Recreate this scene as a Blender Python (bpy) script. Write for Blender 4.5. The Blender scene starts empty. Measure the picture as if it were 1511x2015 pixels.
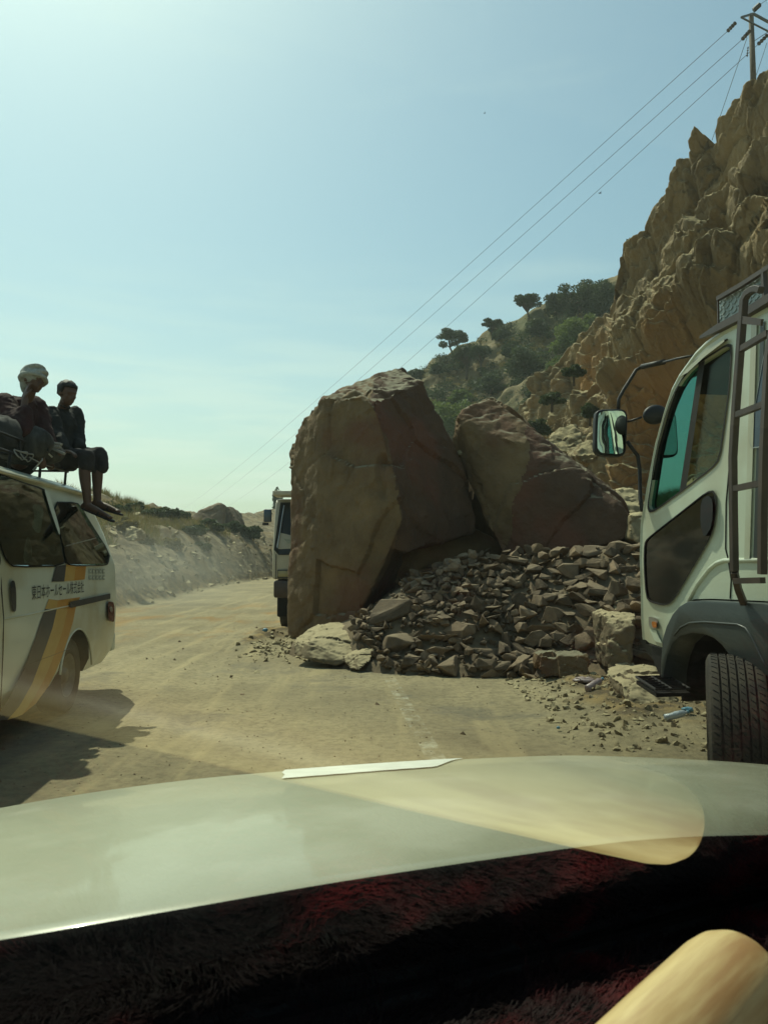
import bpy, bmesh, math, random
from mathutils import Vector, Matrix, Euler, noise
from math import radians as R, sin, cos, pi, tan, atan2, sqrt
random.seed(7)
C = bpy.context.scene
COL = C.collection
# ---------------------------------------------------------------- camera, light, exposure
F = 1500.0; CAMH = 1.35; HOR = 1100.0
PITCH = math.atan((HOR-1007.5)/F)
cam = bpy.data.cameras.new('camera'); camo = bpy.data.objects.new('camera', cam); COL.objects.link(camo)
camo.location = (0,0,CAMH); camo.rotation_euler = (pi/2+PITCH,0,0)
cam.sensor_fit = 'VERTICAL'; cam.sensor_height = 36; cam.lens = 36*F/2015
cam.clip_start = .02; cam.clip_end = 6000
cam.dof.use_dof = True; cam.dof.focus_distance = 11; cam.dof.aperture_fstop = 13
C.camera = camo
SUN_EL = R(56); SUN_AZ = R(-33)      # azimuth measured from +Y, negative = left
SUN_ST = 4.4; SKY_ST = .125; EXPO = .05
w = bpy.data.worlds.new('World'); C.world = w; w.use_nodes = True
nt = w.node_tree; nt.nodes.clear()
def N(nt, t, **k):
    n = nt.nodes.new(t)
    for a, b in k.items():
        if a in n.inputs: n.inputs[a].default_value = b
        else: setattr(n, a, b)
    return n
sky = N(nt,'ShaderNodeTexSky', sky_type='NISHITA'); sky.sun_disc = False
sky.sun_elevation = SUN_EL; sky.sun_rotation = SUN_AZ
sky.air_density = 1.25; sky.dust_density = 1.7; sky.ozone_density = .0; sky.altitude = 0
tc = N(nt,'ShaderNodeTexCoord'); sep = N(nt,'ShaderNodeSeparateXYZ'); nt.links.new(tc.outputs['Generated'], sep.inputs[0])
mp = N(nt,'ShaderNodeMapping'); mp.inputs['Scale'].default_value = (3,3,22); nt.links.new(tc.outputs['Generated'], mp.inputs['Vector'])
nz = N(nt,'ShaderNodeTexNoise'); nz.inputs['Scale'].default_value = 2.2; nz.inputs['Detail'].default_value = 7; nt.links.new(mp.outputs[0], nz.inputs['Vector'])
r1 = N(nt,'ShaderNodeMapRange'); r1.interpolation_type='SMOOTHSTEP'
for k,v in (('From Min',.36),('From Max',.68),('To Min',.25),('To Max',.72)): r1.inputs[k].default_value = v
nt.links.new(nz.outputs[0], r1.inputs['Value'])
r2 = N(nt,'ShaderNodeMapRange'); r2.interpolation_type='SMOOTHSTEP'   # cloud bank only low over the horizon
for k,v in (('From Min',.02),('From Max',.42),('To Min',1.0),('To Max',0.0)): r2.inputs[k].default_value = v
nt.links.new(sep.outputs['Z'], r2.inputs['Value'])
mul = N(nt,'ShaderNodeMath', operation='MULTIPLY'); nt.links.new(r1.outputs[0], mul.inputs[0]); nt.links.new(r2.outputs[0], mul.inputs[1])
# thin high cirrus wisps
mp2 = N(nt,'ShaderNodeMapping'); mp2.inputs['Scale'].default_value = (1.2,2.2,7); mp2.inputs['Rotation'].default_value=(0,R(-17),R(10)); nt.links.new(tc.outputs['Generated'], mp2.inputs['Vector'])
nz2 = N(nt,'ShaderNodeTexNoise'); nz2.inputs['Scale'].default_value = 1.6; nz2.inputs['Detail'].default_value = 5; nt.links.new(mp2.outputs[0], nz2.inputs['Vector'])
r3 = N(nt,'ShaderNodeMapRange'); r3.interpolation_type='SMOOTHSTEP'
for k,v in (('From Min',.55),('From Max',.75),('To Min',0.0),('To Max',.16)): r3.inputs[k].default_value = v
nt.links.new(nz2.outputs[0], r3.inputs['Value'])
mx0 = N(nt,'ShaderNodeMath', operation='MAXIMUM'); nt.links.new(mul.outputs[0], mx0.inputs[0]); nt.links.new(r3.outputs[0], mx0.inputs[1])
mx = N(nt,'ShaderNodeMix', data_type='RGBA'); nt.links.new(mx0.outputs[0], mx.inputs[0]); nt.links.new(sky.outputs[0], mx.inputs[6]); mx.inputs[7].default_value = (9.0,8.3,7.9,1)
tn = N(nt,'ShaderNodeMix', data_type='RGBA', blend_type='MULTIPLY'); tn.inputs[0].default_value = 1; nt.links.new(mx.outputs[2], tn.inputs[6]); tn.inputs[7].default_value = (.84,.98,.95,1)
bg = N(nt,'ShaderNodeBackground'); bg.inputs['Strength'].default_value = SKY_ST; out = N(nt,'ShaderNodeOutputWorld')
nt.links.new(tn.outputs[2], bg.inputs['Color']); nt.links.new(bg.outputs[0], out.inputs[0])
sl = bpy.data.lights.new('sun','SUN'); sl.energy = SUN_ST; sl.angle = R(.5); sl.color = (1,.93,.80)
so = bpy.data.objects.new('sun', sl); COL.objects.link(so)
sd = Vector((sin(SUN_AZ)*cos(SUN_EL), cos(SUN_AZ)*cos(SUN_EL), sin(SUN_EL)))
so.rotation_euler = sd.to_track_quat('Z','Y').to_euler()
C.view_settings.view_transform = 'Standard'; C.view_settings.look = 'None'; C.view_settings.gamma = 1; C.view_settings.exposure = EXPO
C.cycles.max_bounces = 6; C.cycles.transparent_max_bounces = 24
# ---------------------------------------------------------------- pixel helpers (photograph pixel -> point at a real depth)
def ray(px, py):
    u = (px-755.5)/F; v = (1007.5-py)/F
    return Vector((u, cos(PITCH)-v*sin(PITCH), sin(PITCH)+v*cos(PITCH)))
CAM = Vector((0,0,CAMH))
def P(px, py, Y):
    r = ray(px, py); return CAM + r*(Y/r.y)
def PH(px, py, h):
    r = ray(px, py); return CAM + r*((h-CAMH)/r.z)
def PP(px, py, o, n):                 # on a plane
    r = ray(px, py); return CAM + r*((o-CAM).dot(n)/r.dot(n))
def pix(p):
    p = Vector(p)-CAM; c = p.y*cos(PITCH)+p.z*sin(PITCH); v = -p.y*sin(PITCH)+p.z*cos(PITCH)
    return (755.5+F*p.x/c, 1007.5-F*v/c)
def nvec(p):                          # repeatable vector noise
    p = Vector(p); return Vector((noise.noise(p+Vector((9.3,2.1,4.4))), noise.noise(p+Vector((31.7,17.9,3.3))), noise.noise(p+Vector((5.5,41.2,27.6)))))
def smooth(a, b, x):
    t = max(0., min(1., (x-a)/(b-a))); return t*t*(3-2*t)
def lerpt(tab, x):
    if x <= tab[0][0]: return tab[0][1]
    for (a, b), (c, d) in zip(tab, tab[1:]):
        if x <= c: return b+(d-b)*(x-a)/(c-a)
    return tab[-1][1]
# ---------------------------------------------------------------- object helpers
def tag(o, label=None, cat=None, group=None, kind=None):
    if label: o['label'] = label
    if cat: o['category'] = cat
    if group: o['group'] = group
    if kind: o['kind'] = kind
    return o
def empty(name, loc=(0,0,0), rz=0, **k):
    o = bpy.data.objects.new(name, None); COL.objects.link(o); o.location = loc; o.rotation_euler = (0,0,rz); return tag(o, **k)
def link(name, me, mats, parent=None, smooth_=False, loc=None):
    for m in (mats if isinstance(mats,(list,tuple)) else [mats]): me.materials.append(m)
    if smooth_:
        me.polygons.foreach_set('use_smooth', [True]*len(me.polygons))
    o = bpy.data.objects.new(name, me); COL.objects.link(o)
    if parent:
        o.parent = parent; o.matrix_parent_inverse = parent_mat(parent).inverted()
    if loc: o.location = loc
    return o
def parent_mat(o):
    m = Matrix.LocRotScale(o.location, o.rotation_euler, o.scale)
    if o.parent: m = parent_mat(o.parent) @ o.matrix_parent_inverse @ m
    return m
def mesh(name, vs, fs, mats, parent=None, smooth_=False):
    me = bpy.data.meshes.new(name); me.from_pydata([tuple(v) for v in vs], [], fs); me.update()
    return link(name, me, mats, parent, smooth_)
class MB:
    def __init__(s): s.v = []; s.f = []; s.m = []
    def add(s, vs, fs, mi=0):
        b = len(s.v); s.v += [Vector(v) for v in vs]; s.f += [tuple(i+b for i in f) for f in fs]; s.m += [mi]*len(fs); return s
    def box(s, c, d, rot=None, mi=0):
        c = Vector(c); vs = []
        for x in (-1,1):
            for y in (-1,1):
                for z in (-1,1):
                    p = Vector((x*d[0]/2, y*d[1]/2, z*d[2]/2))
                    if rot: p.rotate(rot)
                    vs.append(c+p)
        return s.add(vs, [(0,1,3,2),(4,6,7,5),(0,4,5,1),(2,3,7,6),(0,2,6,4),(1,5,7,3)], mi)
    def tube(s, pts, r, seg=8, mi=0, cap=True, flat=None):
        pts = [Vector(p) for p in pts]; n = len(pts); rs = r if isinstance(r,(list,tuple)) else [r]*n
        rings = []; up = None
        for i, p in enumerate(pts):
            t = (pts[min(i+1,n-1)]-pts[max(i-1,0)]).normalized()
            if up is None:
                up = Vector((0,0,1)) if abs(t.z) < .9 else Vector((1,0,0))
            a = t.cross(up).normalized(); b = a.cross(t).normalized(); up = b
            rings.append([p + (a*cos(2*pi*k/seg+ (pi/4 if seg==4 else 0)) + b*sin(2*pi*k/seg+(pi/4 if seg==4 else 0))*(flat or 1))*rs[i] for k in range(seg)])
        vs = [v for g in rings for v in g]; fs = []
        for i in range(n-1):
            for k in range(seg):
                k2 = (k+1)%seg; fs.append((i*seg+k, i*seg+k2, (i+1)*seg+k2, (i+1)*seg+k))
        if cap: fs += [tuple(range(seg))[::-1], tuple((n-1)*seg+k for k in range(seg))]
        return s.add(vs, fs, mi)
    def sphere(s, c, r, seg=12, ring=8, mi=0, rot=None):
        c = Vector(c); r = r if isinstance(r,(list,tuple)) else (r,r,r); vs = []; fs = []
        for i in range(ring+1):
            th = pi*i/ring
            for k in range(seg):
                p = Vector((sin(th)*cos(2*pi*k/seg)*r[0], sin(th)*sin(2*pi*k/seg)*r[1], cos(th)*r[2]))
                if rot: p.rotate(rot)
                vs.append(c+p)
        for i in range(ring):
            for k in range(seg):
                k2 = (k+1)%seg; fs.append((i*seg+k, (i+1)*seg+k, (i+1)*seg+k2, i*seg+k2))
        return s.add(vs, fs, mi)
    def prism(s, poly, dvec, mi=0):       # polygon (3D points) extruded along dvec
        n = len(poly); poly = [Vector(p) for p in poly]; d = Vector(dvec)
        return s.add(poly+[p+d for p in poly], [tuple(range(n))[::-1], tuple(range(n,2*n))]+[(i,(i+1)%n,n+(i+1)%n,n+i) for i in range(n)], mi)
    def build(s, name, mats, parent=None, smooth_=False, bevel=0, bseg=2, autos=None):
        me = bpy.data.meshes.new(name); me.from_pydata([tuple(v) for v in s.v], [], s.f); me.update()
        me.polygons.foreach_set('material_index', s.m)
        bm = bmesh.new(); bm.from_mesh(me); bmesh.ops.remove_doubles(bm, verts=bm.verts, dist=1e-5); bmesh.ops.recalc_face_normals(bm, faces=bm.faces)
        if bevel:
            es = [e for e in bm.edges if len(e.link_faces)==2 and e.calc_face_angle(0) > .5]
            bmesh.ops.bevel(bm, geom=es, offset=bevel, segments=bseg, affect='EDGES', clamp_overlap=True, profile=.5)
        bm.to_mesh(me); bm.free()
        o = link(name, me, mats, parent, smooth_)
        if smooth_ and autos:
            me.polygons.foreach_set('use_smooth',[True]*len(me.polygons))
            bm = bmesh.new(); bm.from_mesh(me)
            for e in bm.edges: e.smooth = not (len(e.link_faces)==2 and e.calc_face_angle(0) > autos)
            bm.to_mesh(me); bm.free()
        return o
def chaikin(poly, n=1):
    for _ in range(n):
        q = []
        for a, b in zip(poly, poly[1:]+poly[:1]):
            q += [tuple(x*.78+y*.22 for x, y in zip(a,b)), tuple(x*.22+y*.78 for x, y in zip(a,b))]
        poly = q
    return poly
def finish(o):                          # bake the modifiers of o into its mesh
    dg = bpy.context.evaluated_depsgraph_get(); dg.update()
    me = bpy.data.meshes.new_from_object(o.evaluated_get(dg)); old = o.data; o.modifiers.clear(); o.data = me
    bpy.data.meshes.remove(old); return o
def cut(o, cutters):
    for c in cutters:
        m = o.modifiers.new('b','BOOLEAN'); m.operation='DIFFERENCE'; m.object = c; m.solver='EXACT'
    finish(o)
    for c in cutters: bpy.data.objects.remove(c)
    return o
# ---------------------------------------------------------------- materials
def mat(name, c1, c2=None, scale=4, rough=.85, bump=.3, bscale=20, dust=None, dust_sun_lo=.55, dust_sun_hi=.9, metal=0, c3=None, c3scale=1, spec=.3, coat=0, vary=0, c3lo=.48, world=False, bdist=.02, stretch=None):  # dust: colour of upward faces, both dust and sunlit tops
    m = bpy.data.materials.new(name); m.use_nodes = True; t = m.node_tree; t.nodes.clear(); L = t.links.new
    o = N(t,'ShaderNodeOutputMaterial'); b = N(t,'ShaderNodeBsdfPrincipled'); L(b.outputs[0], o.inputs[0])
    tc = N(t,'ShaderNodeTexCoord'); 
    if world:
        g = N(t,'ShaderNodeNewGeometry'); vec = g.outputs['Position']
    else:
        oi = N(t,'ShaderNodeObjectInfo'); ml = N(t,'ShaderNodeMath', operation='MULTIPLY'); ml.inputs[1].default_value = 41; L(oi.outputs['Random'], ml.inputs[0])
        va = N(t,'ShaderNodeVectorMath', operation='ADD'); L(tc.outputs['Object'], va.inputs[0]); L(ml.outputs[0], va.inputs[1]); vec = va.outputs[0]
    if stretch:
        mpp = N(t,'ShaderNodeMapping'); mpp.inputs['Scale'].default_value = stretch; L(vec, mpp.inputs['Vector']); vec = mpp.outputs[0]
    c2 = c2 or tuple(x*.8 for x in c1)
    n1 = N(t,'ShaderNodeTexNoise'); n1.inputs['Scale'].default_value = scale; n1.inputs['Detail'].default_value = 8; n1.inputs['Roughness'].default_value=.62; L(vec, n1.inputs['Vector'])
    mr = N(t,'ShaderNodeMapRange'); mr.inputs['From Min'].default_value=.33; mr.inputs['From Max'].default_value=.67; L(n1.outputs[0], mr.inputs['Value'])
    mxx = N(t,'ShaderNodeMix', data_type='RGBA'); L(mr.outputs[0], mxx.inputs[0]); mxx.inputs[6].default_value=(*c1,1); mxx.inputs[7].default_value=(*c2,1); colr = mxx.outputs[2]
    if c3:
        n3 = N(t,'ShaderNodeTexNoise'); n3.inputs['Scale'].default_value = c3scale; n3.inputs['Detail'].default_value = 5; L(vec, n3.inputs['Vector'])
        mr3 = N(t,'ShaderNodeMapRange'); mr3.interpolation_type='SMOOTHSTEP'; mr3.inputs['From Min'].default_value=c3lo; mr3.inputs['From Max'].default_value=c3lo+.16; L(n3.outputs[0], mr3.inputs['Value'])
        m3 = N(t,'ShaderNodeMix', data_type='RGBA'); L(mr3.outputs[0], m3.inputs[0]); L(colr, m3.inputs[6]); m3.inputs[7].default_value=(*c3,1); colr = m3.outputs[2]
    if vary:
        oi2 = N(t,'ShaderNodeObjectInfo'); mv = N(t,'ShaderNodeMapRange'); mv.inputs['To Min'].default_value=1-vary; mv.inputs['To Max'].default_value=1+vary*1.3; L(oi2.outputs['Random'], mv.inputs['Value'])
        vm = N(t,'ShaderNodeVectorMath', operation='SCALE'); L(colr, vm.inputs[0]); L(mv.outputs[0], vm.inputs['Scale']); colr = vm.outputs[0]
    if dust:  # dust on upward faces, its paleness also standing in for sunlit tops
        ge = N(t,'ShaderNodeNewGeometry'); se = N(t,'ShaderNodeSeparateXYZ'); L(ge.outputs['Normal'], se.inputs[0])
        ad = N(t,'ShaderNodeMath', operation='MULTIPLY_ADD'); L(n1.outputs[0], ad.inputs[0]); ad.inputs[1].default_value=.5; L(se.outputs['Z'], ad.inputs[2])
        md = N(t,'ShaderNodeMapRange'); md.interpolation_type='SMOOTHSTEP'; md.inputs['From Min'].default_value=dust_sun_lo+.25; md.inputs['From Max'].default_value=dust_sun_hi+.25; L(ad.outputs[0], md.inputs['Value'])
        m4 = N(t,'ShaderNodeMix', data_type='RGBA'); L(md.outputs[0], m4.inputs[0]); L(colr, m4.inputs[6]); m4.inputs[7].default_value=(*dust,1); colr = m4.outputs[2]
    L(colr, b.inputs['Base Color']); b.inputs['Roughness'].default_value = rough; b.inputs['Metallic'].default_value = metal
    b.inputs['Specular IOR Level'].default_value = spec
    if coat: b.inputs['Coat Weight'].default_value = coat; b.inputs['Coat Roughness'].default_value = .06
    if bump:
        n2 = N(t,'ShaderNodeTexNoise'); n2.inputs['Scale'].default_value = bscale; n2.inputs['Detail'].default_value = 9; n2.inputs['Roughness'].default_value=.65; L(vec, n2.inputs['Vector'])
        bp = N(t,'ShaderNodeBump'); bp.inputs['Strength'].default_value = bump; bp.inputs['Distance'].default_value = bdist; L(n2.outputs[0], bp.inputs['Height']); L(bp.outputs[0], b.inputs['Normal'])
    return m
DUST = (.37,.30,.17)
MT = {}
MT['boulder'] = mat('brown_sandstone', (.205,.135,.066), (.115,.075,.038), 1.6, .9, .8, 11, dust=(.21,.185,.12), dust_sun_lo=.68, dust_sun_hi=.9, c3=(.135,.066,.036), c3scale=.7, bdist=.045)
MT['boulder_red'] = mat('reddish_sandstone', (.118,.066,.038), (.070,.042,.027), 1.6, .9, .8, 11, dust=(.21,.185,.12), dust_sun_lo=.68, dust_sun_hi=.9, c3=(.135,.058,.034), c3scale=.8, bdist=.045)
MT['stone'] = mat('rubble_stone', (.185,.130,.078), (.115,.082,.052), 5, .9, .6, 14, vary=.42, dust=(.23,.175,.11), dust_sun_lo=.8, dust_sun_hi=1.05, bdist=.02)
MT['lit'] = mat('sunlit_yellow_rock', (.27,.215,.12), (.18,.14,.08), 5, .9, .7, 14, dust=(.42,.35,.20), dust_sun_lo=.5, dust_sun_hi=.9, bdist=.03)  # sunlight put into the colour: paler yellow stone for rocks in the sun
MT['cliff'] = mat('ochre_cliff_rock', (.31,.225,.115), (.15,.108,.058), .5, .92, .9, 2.2, dust=(.38,.31,.17), dust_sun_lo=.30, dust_sun_hi=.8, c3=(.34,.18,.06), c3scale=.12, world=True, bdist=.35)
MT['hill'] = mat('scrub_hillside', (.24,.18,.09), (.15,.12,.055), .5, .95, .8, 1.5, c3=(.10,.10,.04), c3scale=.18, world=True, bdist=.3)
MT['wood_dark'] = mat('old_grey_wood', (.10,.085,.07), (.06,.05,.04), 12, .8, .3, 30)
MT['bark'] = mat('bark', (.09,.065,.045), (.05,.04,.03), 6, .9, .5, 20)
def leafmat(name, c1, c2):
    m = mat(name, c1, c2, 1.2, .6, 0, world=True, spec=.2); t = m.node_tree; L = t.links.new
    b = [n for n in t.nodes if n.type=='BSDF_PRINCIPLED'][0]; o = [n for n in t.nodes if n.type=='OUTPUT_MATERIAL'][0]
    tr = N(t,'ShaderNodeBsdfTranslucent'); tr.inputs[0].default_value = (*[x*1.2 for x in c1],1); ms = N(t,'ShaderNodeMixShader'); ms.inputs[0].default_value=.3
    L(b.outputs[0], ms.inputs[1]); L(tr.outputs[0], ms.inputs[2]); L(ms.outputs[0], o.inputs[0]); return m
MT['leaf'] = leafmat('dark_leaves', (.055,.075,.028), (.03,.045,.02))
MT['leaf2'] = leafmat('bright_leaves', (.13,.17,.04), (.07,.10,.028))
MT['dry'] = leafmat('dry_grass_blades', (.22,.17,.06), (.13,.12,.04))
# ================================================================ SETTING: ground, bank, hill, cliff
def fbm(p, o=4): return noise.fractal(Vector(p), 1.0, 2.1, o, noise_basis='PERLIN_ORIGINAL')
BANKX = [(0,-6.2),(14,-6.6),(19.3,-6.9),(26,-7.3),(40,-8.2),(55,-7.6),(75,-5.5),(110,-1)]
def terrain(x, y):
    z = 0.0
    bx = lerpt(BANKX, y); d = bx - x + .5*fbm((x*.3, y*.3, 3))
    if d > 0 and y > 2:
        h = 1.0*smooth(0,1.6,d)+ .55*smooth(1.2,3.2,d) + .21*min(d,11) + .35*smooth(2,8,d)*fbm((x*.25,y*.25,1),5)
        h *= 1+.35*smooth(26,48,y)
        h += .30*smooth(0,1,d)*abs(fbm((x*1.1+.6*y,y*.5,5),6))*1.9 + .16*smooth(0,1,d)*fbm((x*3,y*3,8),4)
        h -= .5*max(0,d-10.5)*smooth(10,16,d)*.9
        z += max(h,-4)
    if y > 60:                       # road bends away behind the truck, the slope rises across it
        z += 2.6*smooth(62,100,y)*smooth(-22,-10,x)*(1+.3*fbm((x*.1,y*.1,2),5))
    # talus on the right
    xb = 3.6 + .5*fbm((0,y*.4,9)) + .9*smooth(9.5,7,y)
    if x > xb and y > 1:
        q = x-xb; z += (.62*q*smooth(0,1.2,q) if q < 9 else .62*9) + .28*smooth(0,1,q)*fbm((x*.9,y*.9,4),6)*min(1,q)
    # low dirt tongue with rubbish, in front of the pile at the right edge of the road
    dd = smooth(1.15,2.1,x - .10*(y-7.5))*smooth(5.1,6.4,y)*smooth(10.5,9,y)*smooth(5.5,3.5,x)
    z += dd*(.09+.07*fbm((x*2.2,y*2.2,7),5))
    # dirt and ruts by the foot of the big boulder
    e = math.exp(-((x+1.9)/.6)**2-((y-13)/1.8)**2)
    z += e*(.10+.09*fbm((x*2.5,y*2.5,2),5))
    z += .012*fbm((x*1.2,y*1.2,0),5) + .02*fbm((x*.3,y*.3,6),3)
    if -6 < x < 1 and 4 < y < 34:
        for rx, ph, dp in ((-2.0,0,.030),(-3.35,1.3,.030),(-2.5,2.1,.016),(-1.3,.6,.014),(-3.9,3.0,.014)):
            c = rx + .16*sin(y*.42+ph) - .055*(y-8) + .35*smooth(9,5,y)
            z += (-dp*math.exp(-((x-c)/.13)**2)+dp*.5*math.exp(-((abs(x-c)-.24)/.08)**2))*(.6+.6*abs(fbm((x,y*.6,4),3)))
    return z
def axis(a, b, n, k=1.0): return [a+(b-a)*(i/n)**k for i in range(n+1)]
xs = [-3000,-900,-300,-120,-60,-40,-30]+axis(-24,-8.6,40)+axis(-8.4,-5.4,40)+axis(-5.3,5.4,190)+axis(5.5,14,34)+[16,20,30,60,120,300,900,3000]
ys = [-3000,-600,-100,-20,-5,0,2,3,4]+axis(4.3,15,230)+axis(15.1,30,110)+axis(30.3,62,60)+axis(63,110,24)+[125,150,250,600,1500,4500]
vs = [(x,y,terrain(x,y)) for y in ys for x in xs]; nx = len(xs)
fs = [(j*nx+i, j*nx+i+1, (j+1)*nx+i+1, (j+1)*nx+i) for j in range(len(ys)-1) for i in range(nx-1)]
# ground material: pale trampled dust, greyer worn asphalt patches, ochre dirt, rocky bank, faded edge line
gm = bpy.data.materials.new('dusty_road'); gm.use_nodes = True; t = gm.node_tree; t.nodes.clear(); L = t.links.new
go = N(t,'ShaderNodeOutputMaterial'); gb = N(t,'ShaderNodeBsdfPrincipled'); L(gb.outputs[0], go.inputs[0]); gb.inputs['Roughness'].default_value=.95; gb.inputs['Specular IOR Level'].default_value=.15
geo = N(t,'ShaderNodeNewGeometry'); pos = geo.outputs['Position']
def nz_(s, d=8, vec=None, ro=.6, st=None):
    n = N(t,'ShaderNodeTexNoise'); n.inputs['Scale'].default_value=s; n.inputs['Detail'].default_value=d; n.inputs['Roughness'].default_value=ro
    v = vec or pos
    if st: q = N(t,'ShaderNodeMapping'); q.inputs['Scale'].default_value=st; q.inputs['Rotation'].default_value=(0,0,R(8)); L(v,q.inputs[0]); v=q.outputs[0]
    L(v, n.inputs['Vector']); return n.outputs[0]
def rng(v, a, b, c=0, d=1):
    n = N(t,'ShaderNodeMapRange'); n.interpolation_type='SMOOTHSTEP'
    for k, q in zip(('From Min','From Max','To Min','To Max'),(a,b,c,d)): n.inputs[k].default_value=q
    L(v, n.inputs['Value']); return n.outputs[0]
def mixc(f, a, b):
    n = N(t,'ShaderNodeMix', data_type='RGBA')
    if isinstance(f,float): n.inputs[0].default_value=f
    else: L(f, n.inputs[0])
    for i, q in ((6,a),(7,b)):
        if isinstance(q, tuple): n.inputs[i].default_value=(*q,1)
        else: L(q, n.inputs[i])
    return n.outputs[2]
def mth(op, a, b=None):
    n = N(t,'ShaderNodeMath', operation=op)
    for i, q in enumerate((a,b)):
        if q is None: continue
        if isinstance(q,(int,float)): n.inputs[i].default_value=q
        else: L(q, n.inputs[i])
    return n.outputs[0]
sx = N(t,'ShaderNodeSeparateXYZ'); L(pos, sx.inputs[0]); X_, Y_, Z_ = sx.outputs
base = mixc(rng(nz_(.5,9),.35,.65), (.350,.290,.170), (.245,.203,.122))
base = mixc(rng(nz_(14,9,ro=.7),.42,.62,0,.55), base, (.16,.135,.085))
tracks = rng(nz_(1.0,7,st=(2.6,.22,1)),.5,.66,0,.6)
base = mixc(tracks, base, (.40,.325,.18))
asph = mth('MULTIPLY', rng(nz_(.42,9,ro=.7),.51,.62,0,.55), rng(Y_,16,9))
base = mixc(asph, base, (.135,.125,.10))
och = mth('MULTIPLY', rng(nz_(.8,6,st=(1,.5,1)),.5,.66,0,.8), mth('MULTIPLY', rng(Y_,10,14), rng(Y_,26,18)))
base = mixc(och, base, (.30,.18,.07))
vor = N(t,'ShaderNodeTexVoronoi'); vor.inputs['Scale'].default_value=11; L(pos, vor.inputs['Vector'])
speck = mth('MULTIPLY', rng(vor.outputs['Distance'], .13,.07), rng(nz_(1.5,3),.46,.58))
base = mixc(speck, base, (.07,.06,.045))
# faded painted line along the old lane edge: from (825,1480) to (780,1340) in the photograph
pa = PH(858,1492,0); pb = PH(772,1345,0); dv = (pb-pa).normalized(); nv = Vector((dv.y,-dv.x,0))
dot = N(t,'ShaderNodeVectorMath', operation='DOT_PRODUCT'); L(pos, dot.inputs[0]); dot.inputs[1].default_value = nv
dist = mth('ABSOLUTE', mth('SUBTRACT', dot.outputs['Value'], nv.dot(pa)))
line = mth('MULTIPLY', mth('MULTIPLY', rng(dist,.075,.06), rng(nz_(5,8,ro=.8),.46,.66,0,.55)), rng(Y_,9.2,8.2))
base = mixc(line, base, (.62,.60,.46))
zz = rng(Z_,.10,.45)
rock = mixc(rng(nz_(1.3,9,st=(1,1,2.5)),.38,.62), (.26,.21,.13), (.12,.095,.06))
rock = mixc(rng(nz_(.35,5),.5,.62,0,.8), rock, (.20,.14,.07))
base = mixc(zz, base, rock)
dirt = mixc(rng(nz_(5,8),.4,.6), (.27,.195,.09), (.13,.10,.06))
base = mixc(mth('MULTIPLY', rng(Z_,.05,.11), rng(Z_,.6,.3)), base, dirt)
L(base, gb.inputs['Base Color'])
bp = N(t,'ShaderNodeBump'); bp.inputs['Strength'].default_value=.75; bp.inputs['Distance'].default_value=.034
hh = mth('ADD', nz_(9,10,ro=.72), mth('MULTIPLY', nz_(60,4),.35)); L(hh, bp.inputs['Height'])
bp2 = N(t,'ShaderNodeBump'); bp2.inputs['Strength'].default_value=.6; bp2.inputs['Distance'].default_value=.3; L(mth('MULTIPLY', nz_(2.2,9,ro=.7), zz), bp2.inputs['Height']); L(bp.outputs[0], bp2.inputs['Normal']); L(bp2.outputs[0], gb.inputs['Normal'])
g = mesh('ground', vs, fs, gm, smooth_=True); tag(g, kind='structure', label='pale dusty road and its rough earth banks')

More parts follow.
